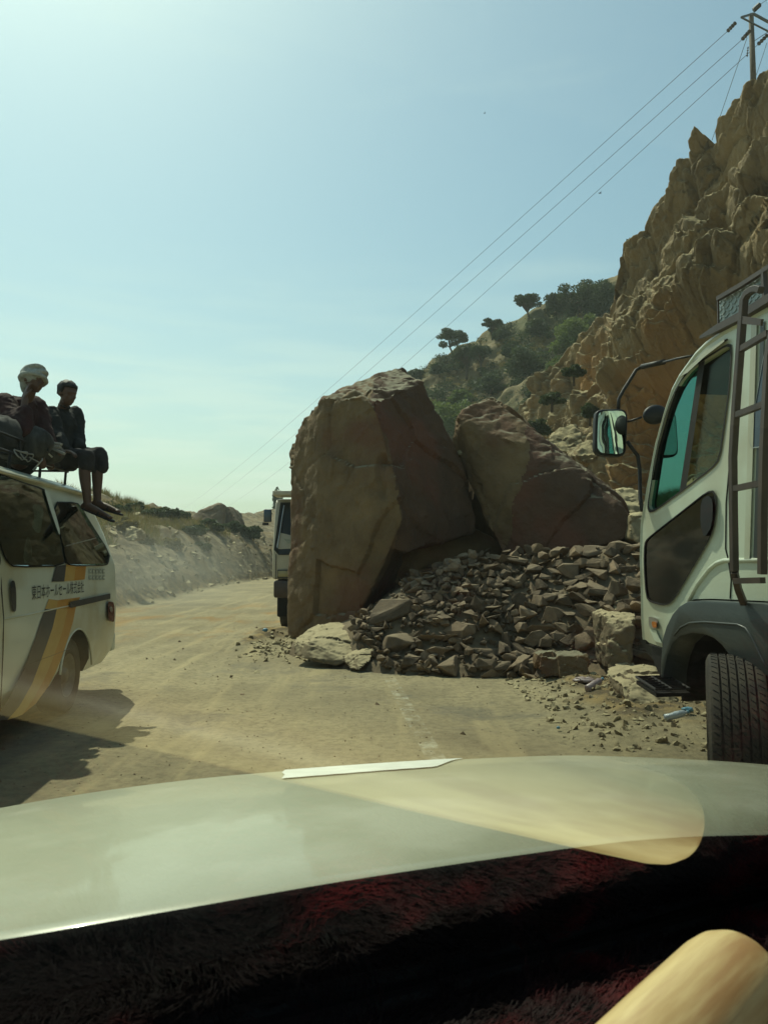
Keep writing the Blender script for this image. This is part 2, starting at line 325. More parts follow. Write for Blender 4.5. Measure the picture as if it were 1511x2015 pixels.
def sheet(name, pxs, top, D0, kback, mt, rows, amp, seed, base=1130, cap=14, power=1.0, style='cliff', label=None):
    vs = []; nb = 10; W = len(pxs)
    grid = []
    for x in pxs:
        yt = lerpt(top, x); D = lerpt(D0, x); kb = lerpt(kback, x); colm = []
        for j in range(rows+1):
            v = j/rows; py = base+(yt-base)*v
            colm.append(P(x, py, D*(1+kb*v**power)))
        last = colm[-1]; rr = (last-CAM).normalized()
        for j in range(1,nb+1):
            q = j/nb; back = Vector((rr.x,rr.y,0))*(cap*q) ; colm.append(last+back+Vector((0,0,-.5*back.length*.35-(.3 if style=='hill' else .8)*q)))
        grid.append(colm)
    H = rows+nb+1
    def gp(i,j): return grid[max(0,min(W-1,i))][max(0,min(H-1,j))]
    out = []
    for i in range(W):
        for j in range(H):
            p = gp(i,j); n = (gp(i+1,j)-gp(i-1,j)).cross(gp(i,j+1)-gp(i,j-1))
            n = n.normalized() if n.length > 1e-6 else Vector((0,-1,0))
            edge = 1.0 if j < rows-2 else .45
            if style=='cliff':
                q = Vector((p.x*.16,p.y*.16,p.z*.13+p.x*.05))+Vector((seed,0,0))
                wv = nvec(p*.25)*1.1+nvec(p*.9)*.22
                def facet(sc, st, am, tl):
                    pp = Vector(((p.x*.70-p.z*.72)*sc*st*1.15,p.y*sc*.7,(p.z*.70+p.x*.72)*sc*.42))+wv*sc; dd, pt = noise.voronoi(pp)
                    c0 = Vector(pt[0]); rv = noise.cell_vector(c0*3.7+Vector((.5,.5,.5))); dl = pp-c0
                    return am*((rv.x-.5)*1.0 + tl*dl.dot(rv-Vector((.5,.5,.5)))) - am*.55*max(0,.10-(dd[1]-dd[0]))/.10
                vv = min(1,j/rows); ov = smooth(1190,1260,pxs[i])*(-2.4*smooth(.62,.40,vv)+.9*math.exp(-((vv-.64)/.07)**2)) if i < len(pxs) else 0
                bedz = ((p.z*.72-p.x*.70+.9*fbm(p*.22,3))*.62)%1; bed2 = ((p.z*.80-p.x*.60+.5*fbm(p*.5,3))*2.1)%1
                dsp = ov + amp*(.85*smooth(0,.85,bedz)*(1-smooth(.9,1,bedz))+.20*smooth(0,.8,bed2)*(1-smooth(.85,1,bed2))+.8*noise.ridged_multi_fractal(q+wv*.1,1.0,2.1,3,1.0,2.0)-1.3 + facet(.24,1.0,.9,1.2) + facet(.8,1.1,.30,1.5) + facet(2.3,1.3,.13,1.8) + .34*fbm(p*.9,7))
            else:
                dsp = amp*(.9*fbm(p*.10+Vector((seed,0,0)),6)+.35*fbm(p*.5,5)+.5*abs(fbm(p*.22,4)))
            out.append(p+(Vector((-.72,-.62,.30)) if style=='cliff' else Vector((-.3,-.6,.7)))*dsp*edge)
    f = [(i*H+j,(i+1)*H+j,(i+1)*H+j+1,i*H+j+1) for i in range(W-1) for j in range(H-1)]
    o = mesh(name, out, f, mt, smooth_=True); tag(o, kind='structure', label=label); o['_g']=0; del o['_g']
    return o, grid
# green hillside
HT = [(700,860),(740,800),(790,752),(820,742),(850,712),(880,700),(905,683),(935,676),(965,650),(1000,640),(1025,628),(1060,605),(1100,590),(1150,565),(1200,552),(1260,520),(1340,480),(1500,420)]
HD = [(700,66),(800,56),(900,52),(1040,46),(1200,42),(1340,40),(1500,38)]
hill, hgrid = sheet('hillside', axis(700,1500,170), HT, HD, [(700,.25),(900,.5),(1200,.7),(1500,.7)], MT['hill'], 130, 1.5, 3, base=1110, cap=40, power=1.4, style='hill', label='steep green scrub hillside right of the road')
def hillpt(px, py):          # point on the (undisplaced) hillside
    yt = lerpt(HT, px); v = (1110-py)/(1110-yt); return P(px, py, lerpt(HD,px)*(1+lerpt([(700,.25),(900,.5),(1200,.7),(1500,.7)],px)*max(0,v)**1.4)*.985)
CT = [(985,900),(1010,840),(1030,800),(1050,770),(1085,722),(1110,690),(1140,655),(1165,632),(1192,612),(1197,565),(1206,535),(1215,500),(1225,478),(1240,465),(1262,450),(1275,425),(1292,398),(1330,345),(1350,316),(1362,290),(1378,272),(1396,280),(1412,290),(1422,258),(1432,238),(1450,218),(1475,196),(1490,184),(1500,176),(1503,148),(1516,136),(1560,100),(1650,40),(1800,-60),(2300,-300)]
CD = [(985,36),(1050,33),(1190,27.5),(1200,25.5),(1300,21.5),(1420,18.4),(1511,16.2),(1650,13.6),(1800,11.5),(2300,8.5)]
cliff, cgrid = sheet('cliff', axis(985,1195,130)+axis(1197,1560,330)+axis(1565,2300,60), CT, CD, [(985,.28),(1190,.22),(1200,.10),(1400,.16),(1511,.20),(2300,.3)], MT['cliff'], 420, .8, 11, base=1080, cap=16, label='tall ochre sandstone cliff above the road')

# the air between here and the far slopes: thin dusty haze
hz = bpy.data.materials.new('haze'); hz.use_nodes = True; t = hz.node_tree; t.nodes.clear(); L = t.links.new
ho_ = N(t,'ShaderNodeOutputMaterial'); pv = N(t,'ShaderNodeVolumePrincipled'); pv.inputs['Color'].default_value = (.86,.93,.86,1); pv.inputs['Density'].default_value = .0009; pv.inputs['Anisotropy'].default_value = .35; L(pv.outputs[0], ho_.inputs['Volume'])
mb = MB(); mb.box((0,0,20), (6200,9600,60)); tag(mb.build('haze', hz), 'thin pale dusty air over the road and hills', kind='stuff')

# dust still hanging over the road edge behind the van
dc = bpy.data.materials.new('dust'); dc.use_nodes = True; t = dc.node_tree; t.nodes.clear(); L = t.links.new
do_ = N(t,'ShaderNodeOutputMaterial'); dv_ = N(t,'ShaderNodeVolumePrincipled'); dv_.inputs['Color'].default_value = (.80,.78,.66,1); dv_.inputs['Anisotropy'].default_value=.3; L(dv_.outputs[0], do_.inputs['Volume'])
tcd = N(t,'ShaderNodeTexCoord'); ln_ = N(t,'ShaderNodeVectorMath', operation='LENGTH'); L(tcd.outputs['Object'], ln_.inputs[0])
fo_ = N(t,'ShaderNodeMapRange'); fo_.interpolation_type='SMOOTHSTEP'; fo_.inputs['From Min'].default_value=1; fo_.inputs['From Max'].default_value=.1; fo_.inputs['To Min'].default_value=0; fo_.inputs['To Max'].default_value=.11; L(ln_.outputs['Value'], fo_.inputs['Value'])
nd_ = N(t,'ShaderNodeTexNoise'); nd_.inputs['Scale'].default_value=2.2; nd_.inputs['Detail'].default_value=4; L(tcd.outputs['Object'], nd_.inputs['Vector'])
ml_ = N(t,'ShaderNodeMath', operation='MULTIPLY'); L(fo_.outputs[0], ml_.inputs[0]); L(nd_.outputs[0], ml_.inputs[1]); L(ml_.outputs[0], dv_.inputs['Density'])
mb = MB(); mb.sphere((0,0,0),1,24,16); dco = mb.build('dust_cloud', dc, None, True); dco.location = (-5.9,19.5,.9); dco.scale = (3.4,8.5,1.9); tag(dco, 'pale dust hanging over the road edge behind the van', kind='stuff')
# ================================================================ BOULDERS
def hullmesh(groups):
    bm = bmesh.new()
    for pts in groups:
        vsb = [bm.verts.new(p) for p in pts]
        r = bmesh.ops.convex_hull(bm, input=vsb)
        junk = [e for e in r['geom_interior']+r['geom_unused'] if isinstance(e, bmesh.types.BMVert)]
        if junk: bmesh.ops.delete(bm, geom=list(set(junk)), context='VERTS')
    me = bpy.data.meshes.new('rock'); bm.to_mesh(me); bm.free(); return me
def boulder(name, groups, mt, voxel, amp, label, cat='boulder', group=None, seed=0, cracks=(), parent=None, chip=1.0, topamp=0, split=None):
    c = sum((sum((Vector(p) for p in g), Vector())/len(g) for g in groups), Vector())/len(groups)
    zmin = min(p[2] for g in groups for p in g); c.z = zmin
    me = hullmesh([[Vector(p)-c for p in g] for g in groups]); o = bpy.data.objects.new(name, me); COL.objects.link(o); o.location = c
    m = o.modifiers.new('r','REMESH'); m.mode='VOXEL'; m.voxel_size = voxel
    finish(o); me = o.data; me.materials.clear(); me.materials.append(mt)
    me.update(); ns = [v.normal.copy() for v in me.vertices]; k = 1.0/max(.25, (Vector(groups[0][0])-c).length)
    for v, n in zip(me.vertices, ns):
        p = v.co + c + Vector((seed*7.3,0,0)); q = p*k
        vo = noise.voronoi(q*2.6+nvec(q*2)*.35)[0]; f1 = -max(0,.16-(vo[1]-vo[0]))*1.2*chip
        wv = nvec(p*1.3)*.12; d = 0
        for sc, am, tl in ((.75,.95,1.5),(2.6,.30,1.6),(8,.12,1.6)):
            sc = sc*min(3.0,max(1,k*1.6)); pp = (p+wv)*sc; dd, pt = noise.voronoi(pp); c0 = Vector(pt[0]); rv = noise.cell_vector(c0*3.7+Vector((.5,.5,.5)))
            d += am*((rv.x-.5)*1.0+tl*(pp-c0).dot(rv-Vector((.5,.5,.5)))-chip*.28*max(0,.04-(dd[1]-dd[0]))/.04)
        d = amp*(d*1.15+.35*fbm(q*1.3,3)+.45*fbm(q*7,6))
        if topamp and n.z > .5: d += topamp*(abs(fbm(p*2.2,6))-.2)
        for (a, b, wd, dp) in cracks:
            A = Vector(a); B = Vector(b); ab = B-A; pp = v.co+c; tt = max(0,min(1,(pp-A).dot(ab)/ab.length_squared)); ds = (pp-(A+ab*tt)).length + .05*fbm(pp*5,3)
            if ds < wd: d -= dp*(1-ds/wd)
        v.co += n*d
    if split:
        me.materials.append(split[0])
        for f in me.polygons: f.material_index = 1 if split[1](f.center+c) else 0
    me.polygons.foreach_set('use_smooth',[True]*len(me.polygons))
    bm = bmesh.new(); bm.from_mesh(me)
    for e in bm.edges: e.smooth = not (len(e.link_faces)==2 and e.calc_face_angle(0) > .6)
    bm.to_mesh(me); bm.free()
    return tag(o, label, cat, group)
# big fallen block A: pale left pillar and dark right-hand mass, one block
A1 = [P(*q) for q in ((566,1264,12.5),(580,1130,12.6),(574,900,12.7),(581,858,12.7),(600,832,12.6),(630,812,12.3),(637,783,11.9),(650,778,12.2),(722,784,11.3),(745,815,11.15),(769,910,11.1),(785,976,11.0),(790,1024,11.0),(769,1081,11.05),(731,1150,11.2),(705,1205,11.3),(695,1240,11.4),(620,1275,11.9))]
A1 += [P(x,y,Y) for x,y,Y in ((600,1235,15),(690,1225,15),(790,1200,14.5),(600,850,15),(650,790,15),(722,750,13.6),(773,728,13.8),(790,1000,15))]
A2 = [P(*q) for q in ((722,786,11.35),(738,787,11.3),(828,752,12.2),(845,786,12.3),(864,833,12.4),(893,890,12.5),(910,920,12.5),(921,967,12.5),(936,1024,12.5),(933,1046,12.45),(873,1057,12.0),(795,1088,11.2),(769,1081,11.1),(790,1000,11.1),(769,910,11.1),(722,748,12.9),(773,728,13.3),(790,730,13.3),(800,744,13.2))]
A2 += [P(x,y,Y) for x,y,Y in ((700,760,14.6),(790,760,15.4),(840,800,15.4),(900,950,15.4),(900,1040,15.2),(760,1100,15.2))]
CRK = [(P(748,900,11.1),P(752,1010,11.0),.10,.10),(P(705,940,11.5),P(716,1015,11.4),.07,.05),(P(716,1015,11.4),P(708,1050,11.5),.06,.05),(P(700,745,12.5),P(716,775,11.8),.10,.09),(P(740,740,12.6),P(745,760,12.2),.10,.09),(P(690,760,12.4),P(640,783,12),.07,.05),(P(740,790,11.3),P(760,850,11.3),.05,.04)]
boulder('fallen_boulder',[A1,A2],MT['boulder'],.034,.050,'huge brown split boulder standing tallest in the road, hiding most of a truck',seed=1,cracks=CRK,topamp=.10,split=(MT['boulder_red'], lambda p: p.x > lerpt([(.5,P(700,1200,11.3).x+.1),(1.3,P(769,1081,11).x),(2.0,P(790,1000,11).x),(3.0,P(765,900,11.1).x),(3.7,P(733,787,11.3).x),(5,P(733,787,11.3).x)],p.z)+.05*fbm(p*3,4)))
B1 = [P(*q) for q in ((896,818,12.4),(910,802,12.5),(966,782,12.8),(997,806,12.6),(1050,848,12.4),(1078,905,12.2),(1140,912,11.9),(1183,948,11.6),(1226,986,11.3),(1243,1014,11.2),(1240,1052,11.1),(1205,1090,11.2),(1060,1100,11.6),(1005,1085,11.9),(992,1076,12.1),(955,1020,12.3),(940,960,12.4),(915,930,12.6),(894,880,12.7))]
B1 += [P(x,y,Y) for x,y,Y in ((905,830,13.6),(970,800,14.6),(1080,890,14.6),(1180,960,14),(1230,1000,13.5),(1230,1080,13.6),(1000,1110,14.6))]
B0 = [P(x,y,Y) for x,y,Y in ((945,960,12.25),(1000,930,12.1),(1078,905,12.05),(1140,912,11.8),(1183,948,11.5),(1230,995,11.15),(1243,1020,11.1),(1238,1060,11.05),(1100,1100,11.4),(985,1088,11.9),(960,1040,12.1),(1000,1000,14),(1200,1050,13.5))]
B2 = [P(x,y,Y) for x,y,Y in ((880,905,14.2),(905,900,14.0),(990,1090,13),(870,1120,14),(960,880,15),(1010,1120,14.6),(890,1000,15),(940,950,13.2))]
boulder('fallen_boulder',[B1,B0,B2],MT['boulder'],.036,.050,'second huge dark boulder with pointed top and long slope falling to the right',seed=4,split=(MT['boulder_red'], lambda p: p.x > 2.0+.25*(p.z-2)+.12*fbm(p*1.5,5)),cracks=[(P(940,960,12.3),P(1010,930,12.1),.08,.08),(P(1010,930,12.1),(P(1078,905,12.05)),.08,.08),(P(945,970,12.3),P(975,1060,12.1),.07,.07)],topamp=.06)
# the pile of rubble
YF = [(-2,11.5),(-.9,10.4),(-.4,9.3),(.1,9.05),(1.1,8.75),(1.7,8.9),(2.3,8.6),(3.0,8.0),(4.2,7.8),(7,8)]
def pile(x, y):
    f = y - lerpt(YF, x)
    if f < 0: return terrain(x,y)
    top = lerpt([(-1.2,.2),(-.3,.6),(.4,1.1),(1.2,1.4),(2.4,1.5),(3.6,1.6),(4.4,1.6)], x)
    return max(terrain(x,y), min(top, .15+.70*f*smooth(-.3,.8,f)))
px_ = axis(-1.4,4.3,60); py_ = axis(7.6,13,70)
vs = [(x,y,pile(x,y)-.05 if 0<i<len(px_)-1 and j<len(py_)-1 else -.3) for j,y in enumerate(py_) for i,x in enumerate(px_)]
n_ = len(px_); fs = [(j*n_+i,j*n_+i+1,(j+1)*n_+i+1,(j+1)*n_+i) for j in range(len(py_)-1) for i in range(n_-1)]
MT['pile'] = mat('rubble_dirt', (.20,.15,.09), (.12,.09,.056), 6, .95, .8, 12, world=True)
pm = mesh('rubble_mound', vs, fs, MT['pile'], smooth_=True); tag(pm, 'dark packed earth under the fallen rubble stones', kind='structure')
MT['stone2'] = mat('dusty_sunlit_rock', (.165,.125,.070), (.105,.080,.047), 4, .9, .7, 14, dust=(.38,.31,.18), dust_sun_lo=.55, dust_sun_hi=.9, bdist=.02)
protos = []
for k in range(16):
    rnd = random.Random(100+k); pts = []
    for i in range(rnd.randint(8,12)):
        v = Vector((rnd.gauss(0,1),rnd.gauss(0,1),rnd.gauss(0,1))).normalized(); pts.append(Vector((v.x*(.75+.35*rnd.random()), v.y*(.6+.3*rnd.random()), v.z*(.45+.3*rnd.random())))*.5)
    bm = bmesh.new(); bmesh.ops.convex_hull(bm, input=[bm.verts.new(p) for p in pts])
    bmesh.ops.delete(bm, geom=[v for v in bm.verts if not v.link_faces], context='VERTS')
    bmesh.ops.bevel(bm, geom=list(bm.edges), offset=.016, segments=1, affect='EDGES', clamp_overlap=True)
    bmesh.ops.triangulate(bm, faces=bm.faces); bmesh.ops.subdivide_edges(bm, edges=list(bm.edges), cuts=2, use_grid_fill=True)
    bm.normal_update()
    for v in bm.verts: v.co += v.normal*.028*fbm(v.co*5+Vector((k,0,0)),4)
    for f in bm.faces: f.smooth = True
    for e in bm.edges: e.smooth = not (len(e.link_faces)==2 and e.calc_face_angle(0) > .28)
    me = bpy.data.meshes.new('stone'); bm.to_mesh(me); bm.free(); me.materials.append(MT['stone']); protos.append(me)
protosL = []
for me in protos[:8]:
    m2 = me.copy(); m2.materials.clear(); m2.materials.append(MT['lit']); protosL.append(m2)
def stone(p, s, label, group=None, name='rubble_stone', lit=False, flat=1, k=None, cat='stone', rot=None):
    rnd = random; src = (protosL if lit else protos); o = bpy.data.objects.new(name, src[(k if k is not None else rnd.randrange(99))%len(src)]); COL.objects.link(o)
    o.location = p; o.rotation_euler = rot or (rnd.uniform(-.5,.5),rnd.uniform(-.5,.5),rnd.uniform(0,6.28)); s3 = s if isinstance(s,(tuple,list)) else (s,s,s*flat); o.scale = s3
    return tag(o, label, cat, group)
def onpile(px, py):        # first hit of the pixel ray with the pile
    r = ray(px,py); y = 5.0
    while y < 16:
        p = CAM+r*(y/r.y)
        if p.z <= pile(p.x,p.y): return p
        y += .03
    return None
# named larger rocks: (centre px, py, width px, height px, lit, label)
BIG = [
 (768,1190,112,84,0,'big smooth brown boulder wedged under the overhang of the tallest boulder'),
 (783,1258,84,66,0,'dark leaning slab at the foot of the big smooth boulder'),
 (850,1252,70,42,0,'rounded dark boulder in the bottom row, right of the leaning slab'),
 (905,1236,72,52,0,'long grey rock sloping up over the reddish block'),
 (953,1268,70,60,0,'reddish angular block in the bottom row of the pile'),
 (897,1310,80,60,0,'grey three-sided rock at the very front of the pile'),
 (806,1297,46,48,0,'roundish grey rock at the front of the shaded pile, left of the three-sided rock'),
 (764,1302,34,30,0,'small dark rock beside the two-toned rock'),
 (780,1272,30,28,0,'little round rock on top of the front row'),
 (955,1308,54,40,0,'low dark rock right of the three-sided rock'),
 (838,1290,26,26,0,'small rock filling the gap behind the three-sided rock'),
 (1000,1255,42,58,0,'narrow upright dark rock right of the reddish block'),
 (1138,1234,42,56,0,'upright grey rock leaning in the lower right of the pile'),
 (1172,1236,50,52,0,'rounded grey rock beside the yellow-topped block'),
 (1186,1286,74,34,0,'low dark wedge lying under the yellow-topped block'),
 (1213,1155,62,58,0,'reddish five-sided rock by the truck mirror side of the pile'),
 (1168,1078,76,34,0,'thin flat slab tilted at the top of the pile'),
 (1218,1070,54,42,0,'pale brown rock on the top right corner of the pile'),
 (1062,1232,60,60,0,'broad dark rock low in the middle right of the pile'),
 (1022,1180,40,60,0,'tall narrow rock in the middle of the packed stones'),
 (1095,1160,56,36,0,'wide block in the middle of the packed stone face'),
 (1030,1140,36,38,0,'greenish rounded rock in the packed stone face'),
 (975,1095,40,22,0,'pale lens-shaped stone in the dark gap under the boulders'),
 (1090,1205,60,46,0,'broad brown rock below the wide block'),
 (1238,1118,46,32,0,'brown wedge sticking out beside the truck'),
 (942,1190,30,50,0,'pointed upright stone in the small rubble'),
]
placed = []
for i,(x,y,wp,hp,lit,lab) in enumerate(BIG):
    p = onpile(x,y+hp*.25)
    if not p: p = P(x,y,10)
    s = p.y/F; wd = wp*s*1.15; ht = hp*s*1.25
    stone(p+Vector((0,.12*wd,ht*.08)), (wd, wd*.8, ht*1.25), lab, name='fallen_rock', k=i*3+1, rot=(random.uniform(-.2,.2),random.uniform(-.25,.25),random.uniform(-.5,.5)), cat='rock')
    placed.append((x,y,max(wp,hp)*.5))
# hand-shaped foreground rocks
def hb(name, fr, dy, mt, label, cat='rock', vox=.018, amp=.016, seed=0, bk=.85, topamp=.01):
    f = [P(*q) for q in fr]; c = sum(f,Vector())/len(f); b = [c+(p-c)*bk+Vector((0,dy,0)) for p in f]
    for p in b: p.z = max(p.z,-.05)
    return boulder(name,[f+b],mt,vox,amp,label,cat,seed=seed,topamp=topamp)
hb('fallen_rock',[(735,1120,12.6),(800,1085,12.4),(870,1060,12.6),(935,1040,13.0),(1005,1075,13.0),(1000,1130,12.8),(760,1150,12.4)],1.2,MT['boulder'],'dark slab deep in the shade under the two huge boulders',seed=20,vox=.04)
hb('fallen_rock',[(577,1262,9.9),(582,1290,9.65),(600,1297,9.5),(660,1312,9.4),(690,1300,9.4),(706,1275,9.7),(704,1245,10),(690,1232,10.3),(640,1230,10.5),(606,1243,10.3),(578,1264,9.9),(640,1262,9.75),(610,1262,9.7)],.9,MT['stone2'],'large sunlit angular rock at the left foot of the tallest boulder',seed=21,amp=.022,topamp=.015)
hb('fallen_rock',[(672,1292,9.5),(690,1318,9.15),(705,1320,9.05),(728,1300,9.2),(736,1280,9.4),(722,1274,9.6),(706,1285,9.35),(688,1293,9.4)],.4,MT['stone2'],'small two-toned sunlit rock in front of the large sunlit rock',seed=22,vox=.015)
hb('fallen_rock',[(1190,1212,8.5),(1200,1240,8.35),(1210,1243,8.3),(1226,1246,8.3),(1246,1222,8.3),(1250,1206,8.7),(1196,1204,8.8),(1243,1290,8.2),(1240,1325,8.2),(1200,1320,8.2),(1196,1270,8.25)],.6,MT['stone2'],'tall block with bright yellow top standing beside the truck cab',seed=23,topamp=.03,amp=.035)
hb('fallen_rock',[(1208,1200,9.0),(1212,1182,9.2),(1236,1184,9.2),(1242,1196,9.0),(1235,1206,8.9)],.4,MT['stone2'],'small bright rock perched behind the tall yellow-topped block',seed=24,vox=.015)
hb('fallen_rock',[(1062,1292,8.3),(1068,1288,8.5),(1150,1286,8.5),(1158,1290,8.3),(1160,1330,8.2),(1075,1335,8.2),(1060,1315,8.25)],.45,MT['boulder'],'low flat-topped rock with a sunlit rim at the edge of the shadow',seed=25,topamp=.02,amp=.03)
hb('fallen_rock',[(1222,1344,7.0),(1240,1320,7.6),(1258,1312,7.8),(1288,1316,7.8),(1300,1330,7.4),(1330,1372,6.9),(1330,1398,6.7),(1236,1398,6.7),(1224,1365,6.85)],.6,MT['stone2'],'wide brown slab with sunlit top below the truck cab step',seed=26,topamp=.03,amp=.03)
hb('fallen_rock',[(1240,1015,11.0),(1246,1008,11.2),(1268,1006,11.2),(1275,1020,11.0),(1275,1075,10.9),(1256,1068,10.8),(1238,1060,10.9)],.7,MT['lit'],'pale yellow block half hidden behind the front edge of the truck cab',seed=27,topamp=.04)
hb('fallen_rock',[(897,892,12.6),(905,866,12.8),(922,873,12.8),(918,884,12.6),(904,896,12.5)],.35,MT['lit'],'small bright stone caught between the two huge boulders',seed=28,vox=.02)
placed += [(640,1270,80),(705,1298,42),(1220,1265,60),(1110,1308,58),(1280,1355,60)]
# packed rubble stones
spots = []; tries = 0; rr = random.Random(5)
REG = [(700,1170),(760,1150),(800,1105),(870,1085),(930,1060),(1000,1090),(1100,1075),(1260,1050),(1268,1300),(1180,1300),(1060,1335),(960,1335),(830,1330),(720,1300),(690,1230)]
def inpoly(x,y,poly):
    c = False; j = len(poly)-1
    for i in range(len(poly)):
        if (poly[i][1]>y)!=(poly[j][1]>y) and x < (poly[j][0]-poly[i][0])*(y-poly[i][1])/(poly[j][1]-poly[i][1])+poly[i][0]: c = not c
        j = i
    return c
def szat(x, y): return lerpt([(700,15),(850,18),(960,21),(1040,30),(1180,36)], x) * lerpt([(1060,.95),(1180,.95),(1300,1.25)], y)
while len(spots) < 620 and tries < 90000:
    tries += 1; x = rr.uniform(690,1268); y = rr.uniform(1050,1338)
    if not inpoly(x,y,REG): continue
    r_ = szat(x,y)*rr.uniform(.65,1.2)*.5
    if any((x-a)**2+(y-b)**2 < (c*.70+r_*.55)**2 for a,b,c in placed): continue
    if any((x-a)**2+(y-b)**2 < ((c+r_)*.66)**2 for a,b,c in spots): continue
    spots.append((x,y,r_))
spots.sort(key=lambda s:-s[2])
items = []
for i,(x,y,r_) in enumerate(spots):
    p = onpile(x,y)
    if p is None: continue
    s = 2*r_*p.y/F*1.75
    items.append((p+Vector((0,-s*.10,s*.12)), s))
def zone(p):
    x, y = pix(p)
    return ('upper' if y < 1140 else 'middle' if y < 1215 else 'lower', 'below the tallest boulder' if x < 850 else 'below the boulder gap' if x < 960 else 'below the second boulder' if x < 1110 else 'nearest the truck')
for p, s in items[:270]:
    a_, b_ = zone(p); stone(p, (s*rr.uniform(.8,1.45),s*rr.uniform(.8,1),s*rr.uniform(.8,1.15)), 'brown angular stone, %s part of rubble pile, %s' % (a_, b_), 'rubble stones, %s part of the pile %s' % (a_, b_))
rest = MB()
def addrest(mb, p, s, pr=None, mi=0):
    me = pr or protos[rr.randrange(16)]; e = Euler((rr.uniform(-1,1),rr.uniform(-1,1),rr.uniform(0,6))).to_matrix()
    mb.add([Vector(p)+(e@v.co)*s for v in me.vertices], [tuple(f.vertices) for f in me.polygons], mi)
for p, s in items[270:]: addrest(rest, p, s)
for i in range(900):
    x = rr.uniform(700,1265); y = rr.uniform(1060,1335)
    if inpoly(x,y,REG):
        p = onpile(x,y)
        if p: addrest(rest, p, rr.uniform(.05,.13))
tag(rest.build('small_rubble', MT['stone']), 'tiny brown chips filling the gaps between rubble stones', kind='stuff')
# low-poly chips for gravel and talus
chips = []
for k in range(6):
    rnd = random.Random(k+40); bm = bmesh.new(); bmesh.ops.convex_hull(bm, input=[bm.verts.new(Vector((rnd.gauss(0,1),rnd.gauss(0,1),rnd.gauss(0,.6))).normalized()*.5) for i in range(9)])
    bmesh.ops.delete(bm, geom=[v for v in bm.verts if not v.link_faces], context='VERTS'); me = bpy.data.meshes.new('chip'); bm.to_mesh(me); bm.free(); chips.append(me)
def scatter(name, n, fx, size, mt, label, seed):
    global rr
    rr = random.Random(seed); mb = MB(); k = 0
    while k < n:
        q = fx(rr)
        if q is None: continue
        k += 1; s_ = size(rr,q); addrest(mb, q, s_, chips[rr.randrange(6)] if s_ < .075 or 'bank' in name else protos[rr.randrange(16)])
    return tag(mb.build(name, mt), label, kind='stuff')
def tf(x,y): return Vector((x,y,terrain(x,y)))
scatter('road_gravel', 1500, lambda r: (lambda y,x: tf(x,y) if x > lerpt(BANKX,y) else None)(4.5+r.random()**1.3*11, r.uniform(-3.6,3.2)), lambda r,q: r.uniform(.007,.020)*(1+2.2*(r.random()>.97)), MT['stone'], 'small dark pebbles strewn over the dusty road', 61)
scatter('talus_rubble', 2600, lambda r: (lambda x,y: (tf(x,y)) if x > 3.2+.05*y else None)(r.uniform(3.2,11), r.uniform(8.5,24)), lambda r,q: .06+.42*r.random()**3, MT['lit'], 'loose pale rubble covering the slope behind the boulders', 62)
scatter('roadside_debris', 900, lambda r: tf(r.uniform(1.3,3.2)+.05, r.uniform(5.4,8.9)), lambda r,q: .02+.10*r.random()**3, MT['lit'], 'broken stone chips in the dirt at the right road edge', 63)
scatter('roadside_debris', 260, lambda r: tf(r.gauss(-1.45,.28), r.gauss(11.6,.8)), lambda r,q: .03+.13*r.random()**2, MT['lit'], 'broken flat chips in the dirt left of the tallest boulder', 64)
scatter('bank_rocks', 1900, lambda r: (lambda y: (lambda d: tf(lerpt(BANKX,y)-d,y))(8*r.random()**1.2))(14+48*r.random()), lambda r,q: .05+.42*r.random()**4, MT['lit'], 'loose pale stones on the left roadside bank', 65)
# outcrop boulders on the left bank
hb('bank_outcrop',[(368,1022,58),(385,1008,58),(405,1001,58),(430,989,58.5),(436,990,58),(438,1020,57.5),(440,1050,57),(400,1055,56.5),(366,1045,57)],4,MT['stone'],'angular rock peak on the left bank under the power lines',seed=31,vox=.10,amp=.10)
hb('bank_outcrop',[(437,1000,60),(448,994,60),(457,1004,60),(467,1026,59),(470,1050,58.5),(438,1052,58.5)],4,MT['stone'],'rounded rock hump just right of the angular rock peak',seed=32,vox=.10,amp=.10)
hb('bank_outcrop',[(243,1058,24),(248,1040,24),(262,1036,24),(272,1044,24),(270,1062,23.6),(252,1066,23.6)],.9,MT['lit'],'pale rounded rock in the grass on top of the left bank',seed=33,vox=.05,amp=.06)
hb('talus_rock',[(1130,895,17),(1142,872,17.4),(1172,866,17.4),(1190,880,17),(1180,905,16.6),(1150,912,16.6)],1.2,MT['cliff'],'round brown rock on the slope left of the truck mirror',seed=34,vox=.06,amp=.08)
hb('talus_rock',[(1185,985,12.6),(1225,958,13),(1262,968,13),(1262,1010,12.4),(1215,1016,12.3)],.8,MT['lit'],'pale rock behind the lower end of the second boulder',seed=35,vox=.04,amp=.05)
hb('talus_rock',[(1075,868,22),(1100,842,22.6),(1135,835,22.6),(1150,860,22),(1140,900,21.5),(1085,890,21.5)],1.5,MT['cliff'],'squared ochre block above the second boulder',seed=36,vox=.08,amp=.1)
